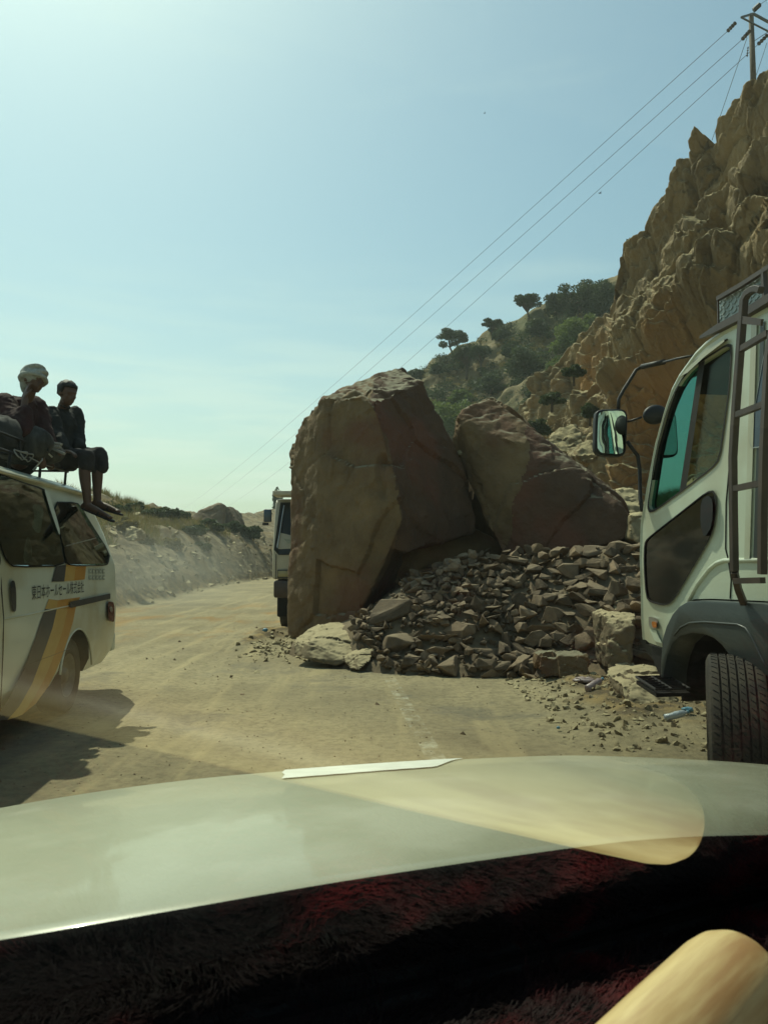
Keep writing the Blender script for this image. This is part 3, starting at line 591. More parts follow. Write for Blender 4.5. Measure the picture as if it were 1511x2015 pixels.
# ================================================================ OUR CAR: hood, windscreen, dashboard, fur mat, wooden stick
UP = Vector((0,0,1))
def schlick(t, k, add):               # reflectance of a thin pane, the same from both of its sides
    L = t.links.new; g = N(t,'ShaderNodeNewGeometry'); d = N(t,'ShaderNodeVectorMath', operation='DOT_PRODUCT'); L(g.outputs['Incoming'], d.inputs[0]); L(g.outputs['Normal'], d.inputs[1])
    ab = N(t,'ShaderNodeMath', operation='ABSOLUTE'); L(d.outputs['Value'], ab.inputs[0]); su = N(t,'ShaderNodeMath', operation='SUBTRACT'); su.inputs[0].default_value = 1; L(ab.outputs[0], su.inputs[1])
    pw = N(t,'ShaderNodeMath', operation='POWER'); L(su.outputs[0], pw.inputs[0]); pw.inputs[1].default_value = 5
    m = N(t,'ShaderNodeMath', operation='MULTIPLY_ADD'); L(pw.outputs[0], m.inputs[0]); m.inputs[1].default_value = .96*k; m.inputs[2].default_value = .04*k+add; m.use_clamp = True
    return m.outputs[0]
MT['hood'] = mat('pale_car_paint', (.62,.61,.43), (.54,.54,.37), 2.2, .34, .12, 3, c3=(.69,.68,.50), c3scale=3.5, spec=.5, coat=.5, bdist=.002)  # paler noise patches imitate a bright reflection lying over the hood
MT['black'] = mat('black_plastic', (.012,.012,.013), (.008,.008,.008), 8, .55, .15, 60, spec=.4, bdist=.002)
MT['cowl'] = mat('matt_black_cowl', (.006,.006,.006), (.010,.009,.008), 8, .9, .2, 60, spec=.1, bdist=.002)
MT['cowl2'] = mat('dull_rubber_trim', (.018,.019,.018), (.010,.010,.010), 12, .95, .2, 60, spec=.05, bdist=.002)
MT['greyplastic'] = mat('grey_dash_plastic', (.022,.023,.023), (.012,.013,.013), 6, .6, .2, 90, spec=.4, bdist=.002)
MT['reflection_white'] = mat('white_reflection', (.80,.82,.74), (.66,.68,.6), 20, .5, .1, 30)  # white of a reflection, put into a surface colour
car = empty('car', (.3,.2,0), label='pale green-white car seen over its hood from behind the windscreen', cat='car')
UR = [(-300,1892,.965),(0,1850,.985),(350,1790,.995),(700,1730,1.0),(1100,1672,1.0),(1300,1650,1.0),(1511,1643,.992),(1900,1640,.97),(2300,1668,.95)]
UF = [(-500,1690,.745),(0,1590,.80),(350,1537,.825),(700,1507,.845),(1000,1490,.85),(1200,1488,.85),(1511,1505,.832),(1800,1545,.80),(2000,1600,.77)]
def cat_(tab, u):                     # smooth interpolation through a table of triples
    n = len(tab)-1; q = u*n; i = min(n-1, int(q)); f = q-i
    p0, p1, p2, p3 = (tab[max(0,i-1)], tab[i], tab[i+1], tab[min(n,i+2)])
    return [.5*((2*b)+(-a+c)*f+(2*a-5*b+4*c-d)*f*f+(-a+3*b-3*c+d)*f**3) for a,b,c,d in zip(p0,p1,p2,p3)]
def hoodpt(u, v, lift=0):
    a = PH(*cat_(UR,u)); b = PH(*cat_(UF,u)); p = a.lerp(b, v)
    return p+Vector((0,0,.022*sin(pi*min(1,v))+lift - (.006*math.exp(-((v-.5)*0)**2)*0)))
NU, NV = 90, 40; vs = []
for i in range(NU+1):
    u = i/NU
    a = hoodpt(u,0); b = hoodpt(u,1); fw = (b-a); fw.z = 0; fw.normalize()
    vs.append(a+Vector((0,0,-.05))-fw*.012); vs.append(a+Vector((0,0,-.008))-fw*.008)
    for j in range(NV+1): vs.append(hoodpt(u, j/NV))
    for k in range(1,7):
        an = k/6*pi/2; vs.append(b+fw*.05*sin(an)+Vector((0,0,-.05*(1-cos(an))-.02*sin(an))))
    vs.append(b+fw*.06+Vector((0,0,-.3)))
H = NV+1+2+7
fs = [(i*H+j,(i+1)*H+j,(i+1)*H+j+1,i*H+j+1) for i in range(NU) for j in range(H-1)]
ho = mesh('hood', vs, fs, [MT['hood'],MT['cowl']], car, True)
for p in ho.data.polygons: p.material_index = 1 if (p.index % (H-1)) < 2 else 0
# white strip at the front lip, a windscreen reflection made as a solid piece
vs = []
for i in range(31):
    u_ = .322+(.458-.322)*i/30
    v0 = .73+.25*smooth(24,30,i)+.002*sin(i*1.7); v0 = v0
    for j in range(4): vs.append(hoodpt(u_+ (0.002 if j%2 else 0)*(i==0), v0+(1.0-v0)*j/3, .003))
mesh('lip_reflection', vs, [(i*4+j,(i+1)*4+j,(i+1)*4+j+1,i*4+j+1) for i in range(30) for j in range(3)], MT['reflection_white'], car, True)
# body under the hood (front end) so that the car is solid from the side
mb = MB(); mb.prism([hoodpt(u,.55)+Vector((0,0,-.08)) for u in axis(0.03,.97,12)]+[hoodpt(u,.99)+Vector((0,0,-.06)) for u in axis(.97,.03,12)], (0,0,-.62)); mb.build('front_body', MT['hood'], car)
# windscreen plane: through its base line and above the camera
gn = Vector((-.236,.520,.821)).normalized(); goff = .821*.074; BZ = .88
def gbase(X): return Vector((X, (goff+gn.x*-X-gn.z*(BZ-CAMH))/gn.y, BZ))
GB0 = gbase(-.36); GB1 = gbase(.80); gd = (GB1-GB0).normalized()
gu = gn.cross(gd).normalized(); gu = gu if gu.z > 0 else -gu      # up the glass
q0 = GB0-gd*.36-gu*.01; q1 = GB1+gd*.42-gu*.01; Lg = 1.0
gm_ = bpy.data.materials.new('tinted_glass'); gm_.use_nodes = True; t = gm_.node_tree; t.nodes.clear(); L = t.links.new
o_ = N(t,'ShaderNodeOutputMaterial'); ms = N(t,'ShaderNodeMixShader'); tr = N(t,'ShaderNodeBsdfTransparent'); gl = N(t,'ShaderNodeBsdfGlossy')
tr.inputs[0].default_value = (.87,.98,.87,1); gl.inputs['Roughness'].default_value = .0
L(schlick(t, 1.4, 0), ms.inputs[0]); L(tr.outputs[0], ms.inputs[1]); L(gl.outputs[0], ms.inputs[2]); L(ms.outputs[0], o_.inputs[0])
MT['glass'] = gm_
mesh('windscreen', [q0,q1,q1+gu*Lg,q0+gu*Lg], [(0,1,2,3)], gm_, car)
# black cowl in front of the glass, trim strip, dashboard body
back = Vector((gd.y,-gd.x,0)).normalized(); L0 = GB0-gd*.4; L1 = GB1+gd*.45
def strip(name, prof, mt, th=.03, bev=.003):     # prof: (distance back from the glass base, height offset)
    vs = []; n = len(prof)
    for e_ in (L0, L1):
        for d_, h_ in prof: vs.append(e_+back*d_+UP*h_)
        for d_, h_ in prof: vs.append(e_+back*d_+UP*(h_-th))
    fs = [(i,i+1,2*n+i+1,2*n+i) for i in range(n-1)]+[(n+i+1,n+i,3*n+i,3*n+i+1) for i in range(n-1)]+[(0,2*n,3*n,n),(n-1,2*n-1,4*n-1,3*n-1)]+[tuple(list(range(n))[::-1]+list(range(n,2*n))),tuple(list(range(2*n,3*n))+list(range(3*n,4*n))[::-1])]
    return mesh(name, vs, fs, mt, car)
strip('cowl_panel', [(-.40,-.03),(-.10,-.05),(-.006,-.012)], MT['cowl'])
strip('windscreen_trim', [(.002,-.006),(.010,-.003),(.018,-.006)], MT['cowl2'], .02)
def dz(d): return -.010+.022*smooth(.03,.16,d)-.30*max(0,d-.20)
strip('dashboard', [(d,dz(d)-.004) for d in axis(.019,.62,16)], MT['cowl'], .12)
# wipers lying on the cowl
mb = MB(); wa = GB0+gd*.05-back*.05+Vector((0,0,-.006)); mb.tube([wa+Vector((0,0,-.015)), wa+gd*.25-back*.02+Vector((0,0,-.012)), wa+gd*.55-back*.012+Vector((0,0,-.01))], .005, 6); mb.build('wiper', MT['black'], car)
# fur mat
fm = mat('red_black_fur', (.085,.008,.009), (.016,.006,.007), 12, .6, 0, world=True, c3=(.008,.005,.005), c3scale=5.5, c3lo=.38, spec=.04)
fr_ = random.Random(3); vs = []; fs = []
furx = Vector((gd.x,gd.y,0))
for i in range(46000):
    a_ = fr_.uniform(-.34, (GB1-GB0).length+.30); b_ = .013+.52*fr_.random()**1.2
    p = GB0+gd*a_+back*b_+UP*dz(b_)
    cn = nvec(Vector((p.x*14,p.y*14,1))); le = fr_.uniform(.016,.032)
    dr = Vector((cn.x*1.1+fr_.gauss(0,.25)+.5, cn.y*1.1+fr_.gauss(0,.25)+.25, .55)).normalized(); sd_ = dr.cross(UP).normalized()*.0008
    k = len(vs); mid = p+dr*le*.55; tip = p+(dr+Vector((cn.x*.5,cn.y*.5,-.45))).normalized()*le
    vs += [p-sd_,p+sd_,mid-sd_*.8,mid+sd_*.8,tip]; fs += [(k,k+1,k+3,k+2),(k+2,k+3,k+4)]
mt_o = mesh('fur_mat', vs, fs, fm); tag(mt_o, 'shaggy red and black fur mat spread over the dashboard', 'mat')
# pale wooden stick: end cap position and axis found so that its mirror image in the glass falls where the photo has it
def mirror(p): return p - gn*2*(p-GB0).dot(gn)
E = Vector((.345,.771,.948)); D = Vector((-.738,-.669,-.0925)).normalized()
MT['stick'] = mat('pale_pine_wood', (.58,.44,.21), (.36,.23,.09), 40, .42, .15, 60, c3=(.30,.16,.06), c3scale=30, spec=.45, stretch=(1,1,.10), bdist=.002)
prof = [(-.026,.004),(-.024,.016),(-.018,.028),(-.008,.037),(.008,.043),(.03,.0455),(.12,.046),(.30,.046),(.75,.043)]
sm_ = MB(); qt = D.to_track_quat('Z','Y'); seg = 40; rings = []
vs = []
for h, r in prof:
    for k in range(seg): a = 2*pi*k/seg; vs.append(Vector((r*cos(a)*1.04, r*sin(a)*.94, h)))
fs = [(i*seg+k, i*seg+(k+1)%seg, (i+1)*seg+(k+1)%seg, (i+1)*seg+k) for i in range(len(prof)-1) for k in range(seg)]+[tuple(range(seg))[::-1]]
st = mesh('wooden_stick', vs, fs, MT['stick'], smooth_=True); st.location = E; st.rotation_mode='QUATERNION'; st.rotation_quaternion = qt
tag(st, 'smooth pale wooden stick with a rounded end lying on the dashboard mat', 'stick')
# ================================================================ VAN
def tint_glass(name, tcol, gcol, gmin, rough=.02, k=1.3):
    m = bpy.data.materials.new(name); m.use_nodes = True; t = m.node_tree; t.nodes.clear(); L = t.links.new
    o = N(t,'ShaderNodeOutputMaterial'); ms = N(t,'ShaderNodeMixShader'); tr = N(t,'ShaderNodeBsdfTransparent'); gl = N(t,'ShaderNodeBsdfGlossy')
    tr.inputs[0].default_value=(*tcol,1); gl.inputs[0].default_value=(*gcol,1); gl.inputs['Roughness'].default_value=rough
    L(schlick(t, k, gmin),ms.inputs[0]); L(tr.outputs[0],ms.inputs[1]); L(gl.outputs[0],ms.inputs[2]); L(ms.outputs[0],o.inputs[0]); return m
MT['van'] = mat('dusty_white_van_paint', (.60,.62,.50), (.52,.53,.41), 1.4, .42, .05, 4, c3=(.44,.40,.26), c3scale=1.1, spec=.45, coat=.25, bdist=.004)
MT['vglass'] = tint_glass('van_glass', (.35,.42,.38), (.9,1,.95), .03)
MT['rubber'] = mat('black_rubber', (.016,.016,.015), (.03,.028,.024), 14, .8, .2, 60, bdist=.003)
MT['tyre'] = mat('dusty_tyre', (.030,.028,.025), (.075,.062,.042), 7, .9, .3, 40, bdist=.004)
MT['rim'] = mat('dull_steel_rim', (.22,.20,.16), (.14,.12,.08), 9, .6, .1, 30, metal=.3)
MT['orange'] = mat('orange_stripe', (.50,.25,.05), (.42,.20,.04), 5, .5, .03, 20)
MT['orange2'] = mat('pale_orange_stripe', (.52,.33,.10), (.44,.27,.07), 5, .5, .03, 20)
MT['charcoal'] = mat('charcoal_stripe', (.055,.055,.058), (.04,.04,.04), 5, .5, .03, 20)
MT['chrome'] = mat('worn_chrome', (.5,.5,.48), (.35,.35,.33), 8, .3, .05, 30, metal=.8)
MT['taillight'] = mat('dark_red_lens', (.10,.012,.010), (.06,.01,.01), 10, .2, 0, spec=.6)
MT['curtain'] = mat('pale_curtain', (.42,.44,.34), (.30,.31,.24), 10, .9, .5, 14)
MT['inside'] = mat('dark_interior', (.016,.017,.015), (.010,.010,.010), 5, .9, .1, 20)
class Side:
    def __init__(s, vpx, x0, sgn):
        s.d = Vector(((vpx-755.5)/F,1,0)).normalized(); s.n = Vector((s.d.y,-s.d.x,0))*sgn; s.o = Vector((x0,0,0)); s.sgn = sgn
    def w(s, a, t, z): return s.o+s.d*a+s.n*t+Vector((0,0,z))
    def loc(s, p): q = Vector(p)-s.o; return (q.dot(s.d), q.dot(s.n), q.z)
    def px(s, x, y, t=0): return PP(x, y, s.o+s.n*t, s.n)
VS = Side(648, -2.22, 1)
zb = 1.30; slope = -.277
tn = (VS.n*1.0+Vector((0,0,-slope))).normalized()        # normal of the leaning upper side
to = VS.w(0,-.005,zb)
def vp(x, y, e=0):
    p = VS.px(x,y,e)
    if p.z > zb: p = PP(x,y,to+tn*e,tn)
    return p
print('VAN', [tuple(round(q,2) for q in VS.loc(vp(*c))) for c in ((228,1200),(222,1110),(212,1050),(165,985),(121,964),(0,922),(150,1395),(131,1112),(0,1430))])
van = empty('passenger_van', VS.w(6,-.85,0), label='dusty white van with orange and charcoal stripe, men sitting on its roof', cat='van')
LV = [(.30,-.09,8.02),(.42,-.03,8.12),(.60,-.01,8.17),(.9,0,8.17),(1.28,-.004,8.10),(1.34,-.018,8.08),(1.6,-.088,7.98),(1.9,-.172,7.78),(1.97,-.19,7.70),(1.99,-.175,7.70),(2.01,-.20,7.66),(2.06,-.30,7.55),(2.09,-.45,7.40),(2.10,-.8,7.2)]
def rring(z, t0, sr, sf=3.3, W=1.69, rad=.13):
    t1 = -W-t0; rad = min(rad, (t0-t1)/2.2); pts = []
    for (cx, cy, a0) in ((sr-rad,t0-rad,0),(sf+rad,t0-rad,90),(sf+rad,t1+rad,180),(sr-rad,t1+rad,270)):
        for k in range(7):
            a = R(a0+k*15); pts.append((cx+rad*cos(a), cy+rad*sin(a)))
    return [VS.w(a,b,z) for a,b in pts]
rings = [rring(z,t0,sr,3.3+(.5 if z>1.3 else 0)*(z-1.3),rad=.16) for z,t0,sr in LV]
vs = [p for r in rings for p in r]; M_ = len(rings[0])
fs = [(i*M_+k,i*M_+(k+1)%M_,(i+1)*M_+(k+1)%M_,(i+1)*M_+k) for i in range(len(rings)-1) for k in range(M_)]+[tuple(range(M_))[::-1],tuple((len(rings)-1)*M_+k for k in range(M_))]
MT['archdark'] = MT['inside']
vb = mesh('body', vs, fs, [MT['van'],MT['inside']], van)
bm = bmesh.new(); bm.from_mesh(vb.data); bmesh.ops.recalc_face_normals(bm, faces=bm.faces); bm.to_mesh(vb.data); bm.free()
def cyl(c, ax, r, h, seg=40, mt=None):
    mb = MB(); mb.tube([c-ax*h/2, c+ax*h/2], r, seg); o = mb.build('cut', mt or MT['inside']); return o
WS = 6.84
cs = [cyl(VS.w(WS,-.10,.30), VS.n, .425, .5), cyl(VS.w(4.35,-.10,.36), VS.n, .40, .5)]
cut(vb, cs)
me = vb.data; me.polygons.foreach_set('use_smooth',[True]*len(me.polygons))
bm = bmesh.new(); bm.from_mesh(me)
for e in bm.edges: e.smooth = not (len(e.link_faces)==2 and e.calc_face_angle(0) > .5)
bm.to_mesh(me); bm.free()
def wheel(parent, c, ax, r, wd, rimr, seg=40, fn=None):
    """tyre with rounded shoulders and a dished rim; ax points outward"""
    q = ax.to_track_quat('Z','Y').to_matrix()
    def lathe(prof, name, mt, par):
        vs = []; 
        for rr_, h in prof:
            for k in range(seg): a = 2*pi*k/seg; vs.append(c+q@Vector((rr_*cos(a), rr_*sin(a), h)))
        fs = [(i*seg+k,i*seg+(k+1)%seg,(i+1)*seg+(k+1)%seg,(i+1)*seg+k) for i in range(len(prof)-1) for k in range(seg)]
        return mesh(name, vs, fs, mt, par, True)
    wroot = lathe([(rimr,-wd/2),(r*.9,-wd/2),(r*.97,-wd*.46),(r,-wd*.38),(r,wd*.38),(r*.97,wd*.46),(r*.9,wd/2),(rimr+.02,wd*.5),(rimr,wd*.42)], 'wheel', MT['tyre'], parent)
    lathe([(rimr,wd*.44),(rimr*.93,wd*.40),(rimr*.85,wd*.22),(rimr*.55,wd*.10),(rimr*.40,wd*.18),(rimr*.30,wd*.38),(.001,wd*.40)], 'rim', MT['rim'], wroot)
    return wroot
wheel(van, VS.w(WS,-.17,.325), VS.n, .325, .20, .19); wheel(van, VS.w(4.35,-.16,.34), VS.n, .34, .22, .20)
def panel(side_fn, poly, name, mt, par, e0=.003, th=.002, sm=1, z=None):
    """polygon given in photograph pixels, laid on the vehicle side and given thickness"""
    pl = chaikin(poly, sm) if sm else poly
    a = [side_fn(x,y,e0+th) for x,y in pl]; b = [side_fn(x,y,e0-.004) for x,y in pl]; n = len(pl)
    fs = [tuple(range(n)), tuple(range(n,2*n))[::-1]]+[(i,n+i,n+(i+1)%n,(i+1)%n) for i in range(n)]
    return mesh(name, a+b, fs, mt, par)
Z8 = lambda pts: [(x/4.58, 820+y/4.58) for x,y in pts]
W1 = Z8([(-200,470),(0,520),(180,590),(390,655),(430,700),(480,860),(540,1060),(560,1200),(588,1335),(130,1348),(75,1300),(40,1230),(0,1120),(-200,700)])
W2 = Z8([(480,775),(700,778),(745,830),(800,930),(985,1225),(972,1318),(940,1336),(640,1336),(604,1310),(560,1090)])
for Wp in (W1, W2):
    cx = sum(p[0] for p in Wp)/len(Wp); cy = sum(p[1] for p in Wp)/len(Wp)
    fr = panel(vp, [(cx+(x-cx)*1.05, cy+(y-cy)*1.035) for x,y in Wp], 'window', MT['rubber'], van, .003, .004)
    panel(vp, Wp, 'backing', MT['inside'], fr, .010, .002)
    if Wp is W1:
        panel(vp, Z8([(290,790),(380,790),(400,870),(385,930),(370,1050),(330,1045),(285,980),(320,900)]), 'curtain', MT['curtain'], fr, .015, .003)
        panel(vp, Z8([(205,1320),(240,1080),(270,1090),(295,1200),(290,1320)]), 'seat_back', MT['curtain'], fr, .015, .003)
        panel(vp, Z8([(80,640),(170,640),(185,720),(120,700)]), 'curtain', MT['curtain'], fr, .015, .003)
    else:
        panel(vp, Z8([(690,800),(720,830),(800,1060),(700,1030),(705,900)]), 'curtain', MT['curtain'], fr, .015, .003)
    panel(vp, Wp, 'pane', MT['vglass'], fr, .022, .002)
panel(vp, Z8([(400,645),(425,655),(470,760),(540,1000),(545,1065),(530,1050),(450,820)]), 'pillar_trim', MT['van'], van, .03, .006)
panel(vp, Z8([(600,1160),(870,1088),(872,1096),(602,1168)]), 'wire', MT['chrome'], van, .03, .003, sm=0)
# gutter / roof drip rail and pale edge pieces
mb = MB(); mb.tube([VS.w(a,-.165,1.985) for a in axis(3.4,7.65,12)], .016, 6); mb.build('drip_rail', MT['van'], van, True)
Z2 = lambda pts: [(x/3.357, 1000+y/3.357) for x,y in pts]
panel(vp, Z2([(372,385),(440,372),(428,484),(345,486)]), 'stripe', MT['charcoal'], van, .002, .001, 0)
panel(vp, Z2([(440,372),(503,384),(492,478),(428,482)]), 'stripe', MT['orange2'], van, .002, .001, 0)
panel(vp, Z2([(503,384),(572,384),(562,470),(492,478)]), 'stripe', MT['orange'], van, .002, .001, 0)
def band(Lp, Rp, name, mt):
    panel(vp, Z2(Lp+Rp[::-1]), name, mt, van, .002, .001, 0)
dl = [(300,665),(270,745),(240,850),(200,960),(150,1090),(60,1260),(-40,1400)]
dm = [(378,668),(350,790),(315,890),(275,1000),(215,1160),(130,1310),(50,1400)]
dmm = [(452,655),(425,780),(390,890),(350,1000),(300,1120),(230,1250),(150,1365)]
dr = [(502,662),(485,750),(452,860),(420,960),(372,1080),(320,1180),(240,1290)]
band(dl, dm, 'stripe', MT['charcoal']); band(dm, dmm, 'stripe', MT['orange2']); band(dmm, dr, 'stripe', MT['orange'])
panel(vp, Z2([(325,600),(385,608),(378,665),(300,665)]), 'stripe', MT['orange2'], van, .002, .001, 0)
panel(vp, Z2([(385,608),(532,588),(502,660),(378,665)]), 'stripe', MT['orange'], van, .002, .001, 0)
MT['faint'] = mat('faded_grey_print', (.30,.32,.27), (.36,.38,.31), 30, .6, .02, 20)
for k in range(2):
    for j in range(5):
        x0 = 592+j*22; y0 = 402+k*42
        panel(vp, Z2([(x0,y0),(x0+15,y0-1),(x0+14,y0+8),(x0+5,y0+9),(x0+5,y0+20),(x0+15,y0+19),(x0+14,y0+30),(x0,y0+31)]), 'faded_lettering', MT['faint'], van, .002, .001, 0)
panel(vp, [(138,1188),(140,1184),(217,1168),(218,1169),(218,1178),(142,1196),(138,1195)], 'side_moulding', MT['charcoal'], van, .004, .012, 0)
panel(vp, [(22,1146),(25,1142),(30,1143),(33,1165),(33,1200),(29,1205),(25,1200),(22,1175)], 'door_handle', MT['rubber'], van, .004, .012)
def seam(fn, pts, name, par, r=.004, mt=None, e=.001): mb = MB(); mb.tube([fn(x,y,e) for x,y in pts], r, 5); return mb.build(name, mt or MT['rubber'], par, True)
seam(vp, [(-4,1040),(1,1100),(4,1160),(8,1216),(7,1280),(4,1345),(1,1400)], 'door_seam', van)
seam(vp, [(8,1219),(60,1209),(137,1192)], 'crease', van, .006, MT['van'])
seam(vp, [(137,1192),(218,1176)], 'crease', van, .005, MT['van'])
seam(vp, [(58,1306),(100,1291),(138,1276)], 'crease', van, .003, MT['charcoal'])
mb = MB(); mb.tube([VS.w(WS+.43*cos(R(a)),-.008,.30+.43*sin(R(a))) for a in range(8,176,8)], .009, 6); mb.build('wheel_arch_lip', MT['van'], van, True)
panel(vp, [(213,1186),(217,1183),(226,1186),(226,1220),(224,1224),(214,1221)], 'tail_light', MT['taillight'], van, .006, .02)
panel(vp, [(216,1196),(220,1193),(223,1197),(222,1204),(218,1204)], 'lamp_lens', MT['chrome'], van, .028, .004)
mb = MB(); mb.box(VS.w(8.17,-.85,.48), (1.6,.12,.2), Euler((0,0,atan2(-VS.n.x*0+VS.n.y,VS.n.x)))); mb.build('rear_bumper', MT['van'], van, True, bevel=.03, autos=.6)
# lettering
cu = bpy.data.curves.new('lettering','FONT'); cu.body = '東日本ホールセール株式会社'; cu.size = 1; cu.extrude = .0
to_ = bpy.data.objects.new('lettering_tmp', cu); COL.objects.link(to_); dg = bpy.context.evaluated_depsgraph_get()
me = bpy.data.meshes.new_from_object(to_.evaluated_get(dg)); bpy.data.objects.remove(to_)
xs_ = [v.co.x for v in me.vertices]; ys_ = [v.co.y for v in me.vertices]; x0,x1,y0,y1 = min(xs_),max(xs_),min(ys_),max(ys_)
print('TEXT', len(me.vertices), x0,x1,y0,y1)
a0 = vp(64,1181,.004); a1 = vp(166,1166,.004); b0 = vp(64,1152,.004)
for v in me.vertices:
    p = a0+(a1-a0)*((v.co.x-x0)/(x1-x0))+(b0-a0)*((v.co.y-y0)/(y1-y0)); v.co = p
MT['ink'] = mat('black_lettering', (.02,.022,.02), (.035,.035,.03), 40, .6, 0)
link('lettering', me, MT['ink'], van)
# roof rack
MT['rack'] = mat('black_rack_steel', (.02,.02,.02), (.035,.03,.025), 10, .55, .2, 40, metal=.3)
rk = MB()
RZ = 2.19
for tt_ in (-.30,-1.35):
    rk.tube([VS.w(a,tt_,RZ) for a in axis(4.0,7.35,6)], .014, 6); rk.tube([VS.w(a,tt_,RZ+.13) for a in axis(4.0,6.3,6)], .010, 6)
    for a in axis(4.1,7.3,5): rk.tube([VS.w(a,tt_-.01,2.02),VS.w(a,tt_,RZ)], .012, 6)
    for a in axis(4.1,6.2,3): rk.tube([VS.w(a,tt_,RZ),VS.w(a,tt_,RZ+.13)], .009, 6)
for a in axis(4.05,7.3,8): rk.tube([VS.w(a,-.30,RZ),VS.w(a,-1.35,RZ)], .011, 6)
rk.build('roof_rack', MT['rack'], van, True)
def blob(name, c, r, mt, label, cat, seed=0, amp=.12, rot=0, group=None, parent=None, seg=36):
    mb = MB(); mb.sphere((0,0,0), r, seg, seg//2); o = mb.build(name, mt, parent, True)
    for v in o.data.vertices:
        k = v.co.length; v.co *= 1+amp*fbm(v.co*(3/max(r))+Vector((seed,0,0)),4)*1.4
        if v.co.z < -r[2]*.6: v.co.z = -r[2]*.6
    o.location = c; o.rotation_euler = (0,0,rot); return tag(o, label, cat, group)
MT['cloth_dark'] = mat('dark_cloth', (.022,.021,.020), (.045,.040,.036), 9, .9, .6, 25, bdist=.01)
MT['sack'] = mat('grey_sack', (.055,.052,.048), (.022,.022,.02), 8, .9, .6, 20, bdist=.01)
MT['strap'] = mat('pale_strap', (.32,.31,.28), (.22,.21,.18), 10, .8, .2, 30)
RC = atan2(VS.d.y, VS.d.x)
blob('bag', VS.w(5.55,-.62,RZ+.16), (.42,.25,.20), MT['cloth_dark'], 'dark bundle tied on the van roof rack nearest the picture edge', 'bag', 1, rot=RC)
blob('bag', VS.w(6.25,-.50,RZ+.15), (.24,.19,.19), MT['sack'], 'rounded grey backpack strapped to the roof rack in front of the men', 'backpack', 2, rot=RC)
blob('bag', VS.w(6.62,-.42,RZ+.13), (.17,.14,.17), MT['cloth_dark'], 'small dark bag at the feet of the young man on the roof', 'bag', 3, rot=RC)
rp = MB()
for k in range(2):
    c = VS.w(6.15+.12*k,-.27,RZ-.0); rp.tube([c+VS.d*(.11*cos(a))+UP*(.035*sin(a)+.01*sin(3*a))+VS.n*(.02*sin(a*2)) for a in [i*2*pi/16 for i in range(17)]], .006, 5)
rp.tube([VS.w(6.3,-.26,RZ),VS.w(6.55,-.24,RZ-.03),VS.w(6.8,-.25,RZ-.02)], .006, 5)
tag(rp.build('rope', MT['strap'], None, True), 'pale looped rope hanging from the side of the van roof rack', 'rope')
rp = MB(); rp.tube([P(-60,812,6.3),P(35,856,6.4),P(78,876,6.45),P(104,900,6.5)], .008, 6); rp.tube([P(78,876,6.45),P(84,905,6.45),P(66,925,6.4)], .007, 6)
tag(rp.build('luggage_bar', MT['chrome'], None, True), 'thin bright metal bar slanting across the roof luggage', 'bar')
cg = MB()
for (x,y,w_,h_,an) in ((112,873,20,5,-8),(113,880,14,4,8),(116,888,26,5,-25)):
    c = P(x,y,6.62); cg.box(c, (w_/F*6.6,.05,h_/F*6.6), Euler((0,R(-an),0)))
tag(cg.build('cloth_strip', MT['strap'], None, True, bevel=.004), 'crumpled pale strap lying by the knee of the young man', 'strap')
# ================================================================ WHITE TRUCK AT THE RIGHT
TS = Side(540, 2.2, -1)
def tp(x, y, e=0): return TS.px(x,y,e)
def tl(x, y): a,_,z = TS.loc(tp(x,y)); return (a,z)
MT['cab'] = mat('pale_green_white_paint', (.58,.64,.51), (.48,.52,.40), 2.2, .36, .08, 5, c3=(.40,.38,.26), c3scale=.9, spec=.5, coat=.5, bdist=.003)
MT['fender'] = mat('dark_grey_fender', (.045,.055,.052), (.035,.042,.04), 3, .4, .1, 30, spec=.45, bdist=.003)
MT['rust'] = mat('brown_painted_steel', (.040,.028,.022), (.070,.046,.033), 9, .5, .25, 30, spec=.5, bdist=.003)
MT['teal'] = tint_glass('teal_tinted_glass', (.05,.30,.26), (.24,.70,.62), .19)
MT['clear'] = tint_glass('clear_side_glass', (.80,.88,.78), (.9,1,.95), .0, k=.35)
MT['darkglass'] = mat('dark_glass', (.008,.010,.009), (.006,.007,.006), 3, .04, 0, spec=.9, coat=.6)
MT['darkglass2'] = mat('dusty_dark_windscreen', (.012,.016,.014), (.03,.033,.026), 2, .35, 0, spec=.35)
MT['amber'] = mat('amber_lens', (.45,.16,.03), (.4,.12,.02), 10, .2, 0, spec=.6)
MT['checker'] = mat('checker_plate', (.30,.34,.32), (.24,.27,.26), 6, .45, .1, 40, metal=.4)
MT['blue'] = mat('dark_blue_trim', (.03,.055,.09), (.02,.035,.06), 4, .25, 0, spec=.7)
truck = empty('truck', TS.w(2,-1.05,0), label='pale truck cab with ladder and mirror arms at the right edge', cat='truck')
roof = [tl(*q) for q in ((1508,604),(1454,633),(1426,649),(1388,675),(1369,694),(1337,738),(1323,765),(1309,806),(1290,874),(1274,955),(1266,1004),(1262,1027),(1260,1095),(1262,1163),(1263,1218),(1266,1256),(1277,1265),(1312,1277))]
seamp = [tl(*q) for q in ((1316,1240),(1330,1212),(1345,1194),(1364,1179),(1400,1178),(1511,1183))]
prof = [(2.45,2.52),(2.9,2.51)]+roof+seamp+[(2.45,1.16)]
def tprism(poly, t0, t1): mb = MB(); mb.prism([TS.w(a,t0,z) for a,z in poly], -TS.n*(t0-t1)); return mb
from mathutils.geometry import tessellate_polygon
